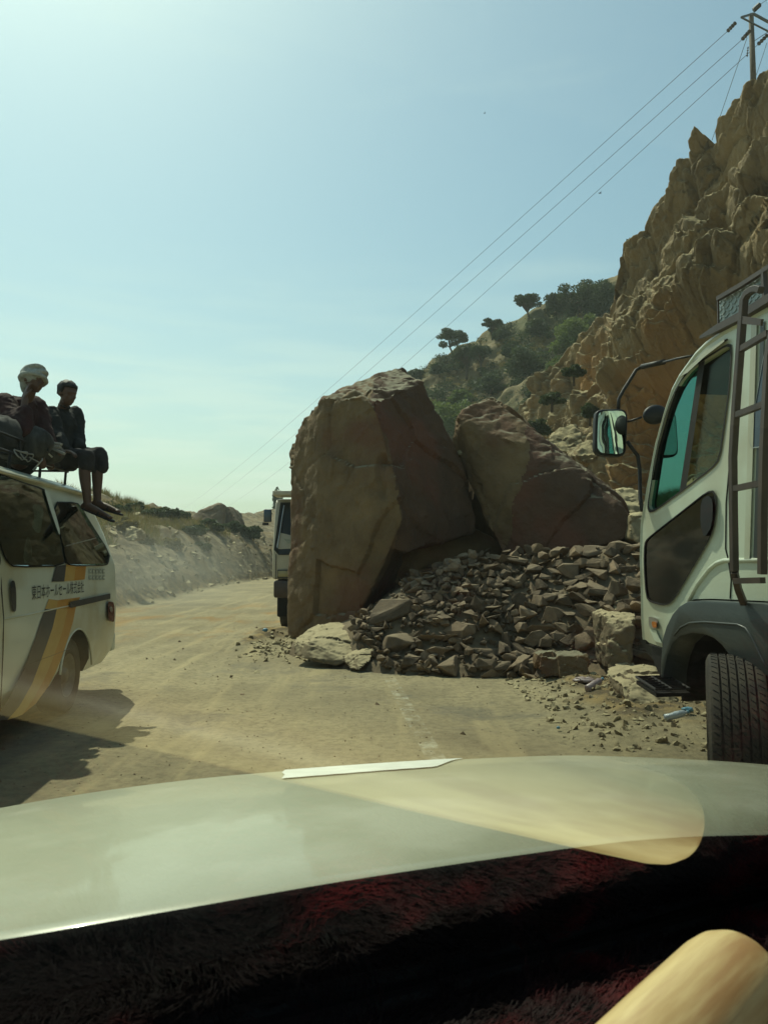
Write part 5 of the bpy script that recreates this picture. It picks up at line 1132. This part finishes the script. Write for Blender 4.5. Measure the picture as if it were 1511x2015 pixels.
wb = MB(); wb.prism([J['kl']+UP*.06,J['kr']+UP*.06,J['kr']+Vector((.055,0,-.15)),J['kr']+Vector((.0,-.02,-.17)),J['kl']+Vector((.02,0,-.13))],Vector((-.03,.05,0)))
wo = remesh_join([wr_,obj_mb(wb)], 'wrap_skirt', MT['wrap'], yo, .012, 2)
for v in wo.data.vertices: v.co += v.normal*.020*fbm(v.co*9,4)
for ak, tx in (('al',(219,1016,6.98)),('ar',(236,1004,7.24))):
    toe = P(*tx); d_ = (toe-J[ak]).normalized(); s0 = J[ak]-d_*.07-UP*.085; s1 = toe+d_*.03-UP*.042; sdv = d_.cross(UP).normalized()*.045
    sm = MB(); sm.prism(chaikin([tuple(s0-sdv*.6),tuple(s0.lerp(s1,.5)-sdv*.8),tuple(s1-sdv),tuple(s1+sdv*.8+d_*.01),tuple(s0.lerp(s1,.5)+sdv*.7),tuple(s0+sdv*.6)],2),(0,0,.016))
    md_ = J[ak].lerp(toe,.55)-UP*.01; sm.tube([md_-sdv*.9-UP*.025,md_+UP*.014,md_+sdv*.9-UP*.025],.009,6); sm.tube([md_+UP*.014,s1+UP*.018-d_*.03],.006,6)
    sm.build('sandal', MT['sandal'], yo, True)
# older man with head cloth
c1_ = P(68,748,6.60); hf1 = Vector((.82,-.50,-.18)); hu1 = Vector((.10,-.04,1))
ol = empty('person', P(40,925,6.7), label='older man in grey headcloth resting his cheek on one hand on the van roof', cat='person')
mbh, A1_, rot1 = headparts(c1_, hf1, hu1, 1.04)
J = dict(pel=P(30,905,6.75),sp=P(28,868,6.75),ch=P(32,826,6.74),nk=P(52,792,6.68),hd=P(60,770,6.64),hl=P(40,905,6.60),kl=P(66,868,6.42),al=P(84,915,6.50),hr=P(45,900,6.9),kr=P(90,880,6.85),ar=P(100,918,6.8),
  sl=P(10,800,6.56),el=P(44,846,6.36),wl=P(50,786,6.46),sr=P(70,806,6.88),er=P(84,850,6.80),wr=P(98,880,6.70))
K = list(J); E_ = [('pel','sp'),('sp','ch'),('ch','nk'),('nk','hd'),('pel','hl'),('hl','kl'),('kl','al'),('pel','hr'),('hr','kr'),('kr','ar'),('ch','sl'),('sl','el'),('el','wl'),('ch','sr'),('sr','er'),('er','wr')]
rad['sl']=rad['sr']=.06
body = skin([J[k] for k in K], [(K.index(a),K.index(b)) for a,b in E_], [rad[k] for k in K])
h1 = handparts(J['wl'], (P(56,752,6.50)-J['wl']), Vector((.5,.5,.1)), 1, 1.05, .35)
h2 = handparts(J['wr'], Vector((.8,-.2,-.3)), Vector((0,0,-1)), 1)
remesh_join([body,obj_mb(mbh),obj_mb(h1),obj_mb(h2)], 'body', MT['skin'], ol, .0085, 2)
tb = MB(); tb.sphere(A1_(0,-.024,.040),(.102,.118,.092),28,18,rot=rot1); to_ = obj_mb(tb)
tb = MB()
for k,(zz_,tl_) in enumerate(((.004,.45),(.03,-.3),(.058,.4),(.08,-.25))):
    R_ = .100-.010*k; tb.tube([A1_(R_*1.0*cos(a),-.015+R_*1.14*sin(a),zz_+tl_*.06*cos(a+k)+.036*sin(a)) for a in [i*2*pi/20 for i in range(21)]], .017, 7, cap=False)
tb.sphere(A1_(-.01,-.085,-.04),(.075,.050,.095),12,8,rot=rot1)
t2 = obj_mb(tb); tu = remesh_join([to_,t2], 'headcloth', MT['turban'], ol, .008, 2)
for v in tu.data.vertices: v.co += v.normal*(.003*fbm(v.co*22,5)+.007*abs(fbm(v.co*7,3)))
sh = skin([J['pel']+UP*.02,J['sp'],J['ch'],J['nk'].lerp(J['ch'],.3),J['sl'],J['el'],J['wl'].lerp(J['el'],.45),J['sr'],J['er'],J['wr'].lerp(J['er'],.25)],[(0,1),(1,2),(2,3),(2,4),(4,5),(5,6),(2,7),(7,8),(8,9)],[.19,.185,.20,.10,.112,.092,.065,.112,.09,.06])
so_ = remesh_join([sh], 'shirt', MT['maroon'], ol, .013, 1)
for v in so_.data.vertices: v.co += v.normal*(.026*fbm(Vector((v.co.x*8,v.co.y*8,v.co.z*3.5)),4)+.012*abs(fbm(v.co*15,3)))
vs_ = skin([J['pel']+UP*.02,J['sp'],J['ch']+Vector((.01,-.01,.0))],[(0,1),(1,2)],[.20,.198,.19]); remesh_join([vs_], 'waistcoat', MT['jacket'], ol, .013, 1)
bl = MB(); bl.sphere(P(66,873,6.45),(.17,.13,.155),24,16); bl.sphere(P(45,890,6.5),(.2,.16,.11),20,12); bl.sphere(P(92,893,6.7),(.15,.16,.09),20,12); bo = obj_mb(bl)
MT['blanket'] = mat('dark_striped_blanket', (.030,.030,.028), (.075,.072,.062), 5, .95, .6, 14, stretch=(5,5,.5), bdist=.012)
bo = remesh_join([bo], 'blanket', MT['blanket'], ol, .013, 3)
for v in bo.data.vertices: v.co += v.normal*.022*fbm(v.co*6,5)
# ================================================================ POLE, WIRES, BIRDS
pz = P(1483,205,21.5); po = empty('power_pole', pz+Vector((0,0,-.6)), label='wooden power pole with insulators standing on top of the cliff', cat='utility pole')
tp_ = P(1479,28,21.5)
mb = MB(); mb.tube([pz+Vector((0,0,-.8)), Vector((pz.x-.01,pz.y,tp_.z))],[.092,.068],12); mb.build('pole', MT['wood_dark'], po, True)
MT['steel'] = mat('dull_galvanised_steel', (.13,.14,.14), (.09,.09,.09), 10, .5, .1, 40, metal=.5)
MT['insul'] = mat('dark_glass_insulator', (.035,.03,.04), (.02,.02,.025), 10, .25, 0, spec=.6)
mb = MB(); mb.tube([P(1458,34,21.2),P(1481,27,21.5),P(1600,92,21.9)],.04,4); mb.build('cross_arm', MT['steel'], po)
mb = MB(); mb.tube([P(1459,35,21.2),P(1600,108,21.9)],.025,4); mb.tube([P(1484,80,21.5),P(1530,50,21.7)],.012,4); mb.build('cross_arm_brace', MT['steel'], po)
def insul(a, b, n=4, r=.06):
    mb = MB(); a = Vector(a); b = Vector(b); mb.tube([a,b],.012,5)
    for k in range(n):
        c = a.lerp(b,(k+.5)/n); d = (b-a).normalized(); mb.tube([c-d*.02,c,c+d*.012],[r*.3,r,r*.35],10)
    return mb.build('insulator', MT['insul'], po, True)
insul(P(1447,44,21.2),P(1430,62,21.1)); insul(P(1475,60,21.4),P(1459,78,21.2)); insul(P(1510,68,21.6),P(1490,88,21.4))
insul(P(1482,20,21.5),P(1494,9,21.5),6,.075); insul(P(1471,92,21.5),P(1469,112,21.5),4,.03)
def wire(a, b, sag, label, r=.009, n=40, group=None, name='power_line'):
    mb = MB(); mb.tube([a.lerp(b,k/n)-Vector((0,0,sag*4*(k/n)*(1-k/n))) for k in range(n+1)], r, 4); return tag(mb.build(name, MT['rack']), label, 'power line', group)
wire(P(1430,62,21.1), P(352,1008,170), .9, 'uppermost of the three power lines crossing the sky', .0075)
wire(P(1459,78,21.2), P(385,1008,170), .9, 'middle of the three power lines crossing the sky', .0075)
wire(P(1490,88,21.4), P(425,1008,170), 1.6, 'lowest of the three power lines crossing the sky', .0075)
wire(P(1469,74,21.4), P(1400,276,22.0), .0, 'slanting guy wire running down to the dark knob of the cliff', .009, 8, name='guy_wire')
wire(P(1508,84,21.6), P(1466,205,22.5), .05, 'guy wire right of the power pole ending behind the cliff edge', .007, 10, name='guy_wire')
wire(P(1494,9,21.5), P(1540,-30,26), .05, 'short power line leaving the pole top at the corner', .009, 6)
for (x,y,lb) in ((1180,380,'small dark bird flying above the green hillside'),(953,223,'tiny dark bird high in the middle of the sky')):
    bp_ = P(x,y,40); s_ = .09 if x > 1000 else .05; mb = MB(); mb.tube([bp_+Vector((-s_,0,0)),bp_,bp_+Vector((s_,0,.01))],[.01,s_*.32,.01],6)
    mb.add([bp_+Vector((-.02,0,0)),bp_+Vector((.03,0,0)),bp_+Vector((-s_*.9,.1,s_*.9))],[(0,1,2)]); mb.add([bp_+Vector((-.02,0,0)),bp_+Vector((.03,0,0)),bp_+Vector((s_*.6,-.1,s_*1.1))],[(0,1,2)])
    tag(mb.build('bird', MT['rack']), lb, 'bird')
# ================================================================ VEGETATION
def leaves(cl, n, size, rnd, flatz=1.0):
    """leaf-sized faces spread through a set of clumps (centre, radii)"""
    vs = []; fs = []; tot = sum(r[0]*r[1]*r[2] for _, r in cl)
    for c, r in cl:
        for _ in range(max(6,int(n*(r[0]*r[1]*r[2])/tot))):
            d = Vector((rnd.gauss(0,1),rnd.gauss(0,1),rnd.gauss(0,1))).normalized()*(rnd.random()**.45)
            p = c+Vector((d.x*r[0],d.y*r[1],d.z*r[2])); s = size*rnd.uniform(.6,1.4)
            a = Vector((rnd.gauss(0,1),rnd.gauss(0,1),rnd.gauss(0,.7))).normalized(); b = a.orthogonal().normalized(); b.rotate(Matrix.Rotation(rnd.uniform(0,6.28),3,a).to_euler())
            k = len(vs); vs += [p-a*s, p+b*s*.55, p+a*s, p-b*s*.55]; fs.append((k,k+1,k+2,k+3))
    return vs, fs
def tree(name, px, py, Y, wpx, hpx, kind, label, cat, group=None, seed=0, mt='leaf', n=2600, ls=.11, base=None):
    rnd = random.Random(seed*17+5); s = Y/F; W = wpx*s; Hh = hpx*s
    b = base if base is not None else P(px,py,Y); root = empty(name, b, label=label, cat=cat, group=group)
    cl = []
    if kind=='umbrella':
        n_ = 22
        for k in range(n_):
            a = rnd.uniform(0,6.28); q = sqrt(rnd.random())*.40; c = b+Vector((cos(a)*q*W,sin(a)*q*W,Hh*(.80+.14*rnd.random()-.30*(q/.4)**2*rnd.random()))); cl.append((c,(W*rnd.uniform(.12,.20),W*rnd.uniform(.12,.20),Hh*rnd.uniform(.08,.14))))
        t0 = Hh*.34
    else:
        n_ = 18
        for k in range(n_):
            a = rnd.uniform(0,6.28); q = sqrt(rnd.random())*.36; c = b+Vector((cos(a)*q*W,sin(a)*q*W,Hh*(.03+.78*rnd.random()*(1-q*1.1)))); cl.append((c,(W*rnd.uniform(.15,.24),W*rnd.uniform(.15,.24),Hh*rnd.uniform(.13,.22))))
        t0 = Hh*.25
    v, f = leaves(cl, n, ls, rnd); mesh('crown', v, f, MT[mt], root)
    mb = MB(); fk = b+Vector((rnd.uniform(-.05,.05)*W,0,t0)); mb.tube([b-Vector((0,0,.4)),b+Vector((rnd.uniform(-.02,.02)*W,0,t0*.5)),fk],[.035*Hh+.04,.03*Hh+.03,.025*Hh+.02],7)
    for c,_ in cl[:8]:
        m_ = fk.lerp(c,.5)+Vector((rnd.uniform(-.04,.04)*W,rnd.uniform(-.04,.04)*W,.02*Hh)); mb.tube([fk,m_,c],[.02*Hh+.015,.013*Hh+.01,.008],5)
    mb.build('trunk', MT['bark'], root, True)
    return root
def hp(x,y): return hillpt(x,y)
TR = [('tree',888,700,66,50,'umbrella','flat-topped acacia standing alone on the left skyline of the hillside'),
 ('tree',1040,632,62,52,'umbrella','dark acacia on the skyline left of the dense grove'),
 ('tree',968,662,42,34,'umbrella','small thin acacia on the skyline between the two larger acacias'),
 ('tree',918,742,62,62,'umbrella','forked tree on the mid slope below the lone acacia'),
 ('tree',945,735,50,56,'umbrella','round-crowned tree just right of the forked tree'),
 ('tree',1092,612,56,44,'bush','dark tree joining the acacia to the dense grove'),
 ('tree',1140,612,100,78,'bush','largest dark green tree of the skyline grove'),
 ('tree',1195,612,90,84,'bush','dark green tree of the grove touching the cliff edge'),
 ('tree',1030,742,104,84,'bush','wide dark round tree in the middle of the hillside'),
 ('tree',1128,690,96,82,'bush','pale green broad tree in front of the grove'),
 ('tree',1062,655,60,40,'bush','low green tree below the skyline acacia'),
 ('bush',990,668,46,30,'bush','dark bush on the skyline ridge'),
 ('bush',817,750,40,28,'bush','round bush where the ridge meets the tallest boulder'),
 ('bush',878,850,120,92,'bush','big bright green bush filling the gap between the two huge boulders'),
 ('bush',965,770,70,40,'bush','green bush low on the slope above the second boulder'),
 ('bush',1100,742,60,52,'bush','pale green bush beside the cliff foot'),
 ('bush',1010,700,50,34,'bush','small bush above the wide round tree'),
 ('bush',865,735,44,26,'bush','low bush under the lone acacia'),
 ('bush',905,795,60,34,'bush','mid green bush above the bright gap bush'),
 ('bush',1060,790,60,44,'bush','dark bush by the lower cliff spur'),
 ('bush',1165,655,50,46,'bush','pale bush touching the cliff spur'),
]
for i,(nm,x,y,wp,hp_,kd,lb) in enumerate(TR):
    b = hillpt(x,y); 
    tree(nm, x, y, b.y, wp, hp_, kd, lb, nm, seed=i+1, mt='leaf2' if ('bright' in lb or 'pale' in lb) else 'leaf', n=5200 if wp>80 else 2800, ls=.13, base=b)
# ground scrub on the hillside
rnd = random.Random(77); cl = []
for k in range(620):
    x = rnd.uniform(800,1205); yt = lerpt(HT,x); y = rnd.uniform(yt+2, 900)
    if noise.noise(Vector((x*.02,y*.03,4))) < -.12: continue
    b = hillpt(x,y); r = rnd.uniform(.2,.9); cl.append((b+Vector((0,-.2,r*.3)),(r,r,r*.6)))
v,f = leaves(cl, 34000, .095, rnd); tag(mesh('hillside_scrub', v, f, MT['leaf']), 'low dark green scrub and grass covering the hillside', kind='stuff')
cl = []
for k in range(420):
    x = rnd.uniform(800,1205); yt = lerpt(HT,x); y = rnd.uniform(yt+2, 900); b = hillpt(x,y); r = rnd.uniform(.15,.5); cl.append((b+Vector((0,-.2,r*.2)),(r,r,r*.35)))
v,f = leaves(cl, 12000, .085, rnd); tag(mesh('hillside_grass', v, f, MT['dry']), 'dry yellow grass between the hillside scrub', kind='stuff')
# rocks on the hillside
mbk = MB(); rr = random.Random(9)
for k in range(260):
    x = rr.uniform(810,1200); y = rr.uniform(lerpt(HT,x)+10,860); b = hillpt(x,y); addrest(mbk, b, rr.uniform(.15,.9)*rr.random()+.1, protos[rr.randrange(16)])
tag(mbk.build('hillside_rocks', MT['lit']), 'grey ledges and stones showing through the hillside scrub', kind='stuff')
# left bank: grass, weeds, bushes
def gblades(n, region, h, w_, mt, name, label, seed):
    rnd = random.Random(seed); vs = []; fs = []
    for i in range(n):
        q = region(rnd)
        if q is None: continue
        x,y = q; z = terrain(x,y); hh_ = h*rnd.uniform(.5,1.25); a = rnd.uniform(0,6.28); t_ = Vector((rnd.gauss(0,.22),rnd.gauss(0,.22),1))*hh_; s_ = Vector((cos(a),sin(a),0))*w_
        p = Vector((x,y,z-.03)); k = len(vs); vs += [p-s_,p+s_,p+t_*.55-s_*.7,p+t_*.55+s_*.7,p+t_+Vector((rnd.gauss(0,.15),0,-.05))*hh_]; fs += [(k,k+1,k+3,k+2),(k+2,k+3,k+4)]
    return tag(mesh(name, vs, fs, mt), label, kind='stuff')
def topreg(rnd):
    y = 17+34*rnd.random(); bx = lerpt(BANKX,y); d = rnd.uniform(2.2,11)
    if noise.noise(Vector((y*.25,d*.4,2))) < -.25+.35*smooth(4,2.2,d)+.25*smooth(34,48,y): return None
    return (bx-d,y)
gblades(42000, topreg, .50, .012, MT['dry'], 'bank_grass', 'tall dry grass growing along the top of the left bank', 5)
gblades(16000, lambda r: (lambda q: q)(topreg(r)), .30, .014, MT['leaf2'], 'bank_grass', 'green weeds among the dry grass on the left bank', 6)
def bankhit(px, py):
    r = ray(px,py); y = 15.0; last = None
    while y < 75:
        p = CAM+r*(y/r.y)
        if p.z <= terrain(p.x,p.y): return p
        y += .15
    return None
def bankbush(px, ytop, ybot, wpx, lb, seed=0, mt='leaf', n=1500):
    y = ybot; b = bankhit(px,y)
    while b is None: y += 4; b = bankhit(px,y)
    ht = P(px,ytop,b.y).z-b.z
    tree('bush', px, 0, b.y, wpx, max(.3,ht)/(b.y/F), 'bush', lb, 'bush', seed=seed, mt=mt, n=n, ls=.05+.0008*b.y, base=b)
BB = [(265,984,1008,32,'round dark bush on the bank skyline nearest the van'),(300,1000,1020,36,'low green bush right of the round skyline bush'),(333,996,1020,42,'broad leafy bush in the middle of the bank skyline'),(356,1004,1024,34,'small bush beside the power line ends'),
 (415,1022,1044,44,'green bush at the foot of the rock peak'),(455,1026,1046,44,'grey green bush right of the rock hump'),(236,996,1012,34,'thin leafy bush beside the dangling feet'),(380,1030,1052,50,'low bush on the bank below the rock peak'),(285,1046,1072,30,'thin dry shrub on the face of the left bank'),(340,1052,1082,34,'small dry shrub halfway down the left bank'),
 (495,1030,1058,40,'grey bush on the bank left of the oncoming truck'),(400,1062,1084,28,'small green shrub among the bank stones'),(250,1012,1040,36,'yellowish bush behind the pale rounded bank rock')]
for i,(x,yt,yb,wp,lb) in enumerate(BB): bankbush(x,yt-(5 if i<7 else 0),yb,wp*1.35,lb,seed=40+i,mt='dry' if 'dry' in lb or 'yellow' in lb else 'leaf', n=2600)
for i,(x,yt) in enumerate(((212,986),(221,982),(228,990),(240,988),(216,994))):      # tall flowering weeds
    hb_ = bankhit(x,1016) or bankhit(x,1040); X, Y, z = hb_; tz = P(x,yt,Y).z; mb = MB(); rnd = random.Random(i)
    b = Vector((X,Y,z)); t_ = Vector((X,Y,tz)); mb.tube([b,b.lerp(t_,.5)+Vector((.03,0,0)),t_],[.014,.010,.006],4)
    for k in range(26):
        p = b.lerp(t_,.35+.65*rnd.random()); d = Vector((rnd.gauss(0,1),rnd.gauss(0,.6),rnd.gauss(.3,.5))).normalized()*.06; mb.add([p,p+d+Vector((0,0,.02)),p+d*1.6,p+d-Vector((0,0,.02))],[(0,1,2,3)])
    lbw = ['tall spindly weed at the left end of the weed row beside the sandal','tallest spindly weed above the sandal','spindly weed just right of the tallest weed','last spindly weed at the right end of the weed row','short spindly weed tucked between the two left weeds'][i]
    tag(mb.build('weed', MT['leaf']), lbw, 'weed')
# far knoll behind the oncoming truck
kn = MB(); kc = P(560,1110,105); vs = []; 
kx = axis(-11,26,50); ky = axis(-14,14,30)
def knz(x,y): 
    p = kc+Vector((x,y,0)); return (8.6*smooth(-9,6,x)*math.exp(-(y/9.0)**2))+.7*fbm(p*.3,5)
vs = [(kc.x+x,kc.y+y,knz(x,y)-1.0) for y in ky for x in kx]; n_ = len(kx)
tag(mesh('hills', vs, [(j*n_+i,j*n_+i+1,(j+1)*n_+i+1,(j+1)*n_+i) for j in range(len(ky)-1) for i in range(n_-1)], MT['hill'], smooth_=True), 'far scrubby knoll behind the oncoming truck', kind='structure')
rnd = random.Random(12); cl = []
for k in range(260):
    x = rnd.uniform(-10,14); y = rnd.uniform(-12,0); r = rnd.uniform(.4,1.2); cl.append((Vector((kc.x+x,kc.y+y,knz(x,y)-1+r*.3)),(r,r,r*.7)))
v,f = leaves(cl, 16000, .2, rnd); tag(mesh('knoll_scrub', v, f, MT['leaf']), 'dark scrub covering the far knoll', kind='stuff')
_b = P(548,985,100); _b.z = knz(_b.x-kc.x,_b.y-kc.y)-1.3; _ht = P(548,962,100).z-_b.z
tree('tree', 548, 985, 100, 24, _ht/(100/F), 'umbrella', 'thin tree on the far knoll above the oncoming truck roof', 'tree', seed=71, n=900, ls=.22, base=_b)
for (x,y,wp,lb,sd) in ((1243,490,34,'dark leafy bush clinging to the skyline edge of the cliff',81),(1384,290,24,'small dark tuft on the rounded knob of the cliff',82)):
    Y = lerpt(CD,x)*1.17; tree('bush', x, y, Y, wp, wp*.9, 'bush', lb, 'bush', seed=sd, n=1100, ls=.05, base=P(x,y,Y))
for (x,y,wp,hp2,lb,sd) in ((1085,775,60,30,'dark bush rooted on the low cliff spur',91),(1128,722,50,28,'bush growing high on the cliff spur by the hillside',92),(1060,835,56,36,'low scrub bush at the foot of the cliff spur',93),(1160,800,44,30,'small green bush on the cliff ledge above the slope rocks',94)):
    Y = lerpt(CD,x)*.985; tree('bush', x, y, Y, wp, hp2, 'bush', lb, 'bush', seed=sd, n=2000, ls=.075, base=P(x,y+14,Y*1.045)-Vector((0,0,.1)))
# ================================================================ LITTER beside the road
MT['pet'] = mat('crumpled_clear_plastic', (.45,.50,.52), (.30,.35,.38), 30, .25, .6, 40, spec=.7, bdist=.01)
MT['pink'] = mat('pink_plastic', (.30,.23,.21), (.24,.17,.16), 20, .35, .3, 40, spec=.6)
MT['bag'] = mat('white_plastic_bag', (.50,.52,.50), (.35,.37,.36), 14, .4, .8, 18, spec=.5, bdist=.02)
MT['bluep'] = mat('blue_plastic', (.12,.30,.38), (.08,.2,.28), 14, .4, .5, 18, spec=.5)
def bottle(px, py, ang, mt, label, L_=.24, r=.038):
    b = PH(px,py,.12); b = Vector((b.x,b.y,terrain(b.x,b.y)+.045)); d = Vector((cos(ang),sin(ang)*.6,.25)).normalized(); root = empty('bottle', b, label=label, cat='bottle')
    mb = MB(); mb.tube([b+d*k*L_ for k in (-.5,-.46,-.2,0,.1,.3,.40,.46)],[r*.8,r,r*.92,r,r*.9,r*.85,r*.4,r*.35],14); o = mb.build('bottle_body', mt, root, True)
    for v in o.data.vertices: v.co += Vector((1,1,1))*.006*fbm(v.co*30,3)
    mb = MB(); mb.tube([b+d*.46*L_,b+d*.53*L_],r*.42,10); mb.build('cap', MT['bluep'], root, True)
bottle(1204,1316,-.9,MT['pet'],'clear crushed plastic bottle lying on the dirt by the yellow-topped block',.27,.045)
bottle(1170,1358,.9,MT['pink'],'pinkish plastic bottle on the rubbly dirt left of the brown slab')
bottle(1330,1402,.1,MT['pet'],'small clear bottle under the truck cab step',.2,.03)
def litter(px,py,w_,h_,mt,label,name='plastic_bag',seed=0):
    b = PH(px,py,.06); b.z = terrain(b.x,b.y)+.02; s = b.y/F; mb = MB(); mb.sphere((0,0,0),(w_*s*.5,w_*s*.35,h_*s*.5),18,12); o = mb.build(name, mt, None, True)
    for v in o.data.vertices: v.co *= 1+.45*fbm(v.co*(9/(w_*s))+Vector((seed,0,0)),4)
    o.location = b+Vector((0,0,h_*s*.3)); tag(o,label,'litter')
litter(1062,1318,30,24,MT['bag'],'crumpled white plastic bag at the left end of the flat-topped rock',seed=1)
litter(1186,1300,24,18,MT['bag'],'crumpled clear wrapper behind the crushed bottle','wrapper',2)
litter(1240,1308,30,20,MT['bag'],'greyish torn bag between the crushed bottle and the truck','torn_bag',3)
litter(1352,1408,22,10,MT['bluep'],'bright blue scrap of plastic near the truck wheel','plastic_scrap',4)
litter(1150,1352,40,12,MT['pink'],'pink torn wrapper in the dirt below the pink bottle','wrapper',5)
litter(1098,1427,8,5,MT['bluep'],'tiny dark blue plastic scrap lying on the road','plastic_scrap',6)
litter(522,1254,10,7,MT['bluep'],'tiny blue scrap in the dirt left of the tallest boulder','plastic_scrap',7)
litter(765,1306,26,12,MT['bag'],'pale rag in the shade at the foot of the pile','rag',8)
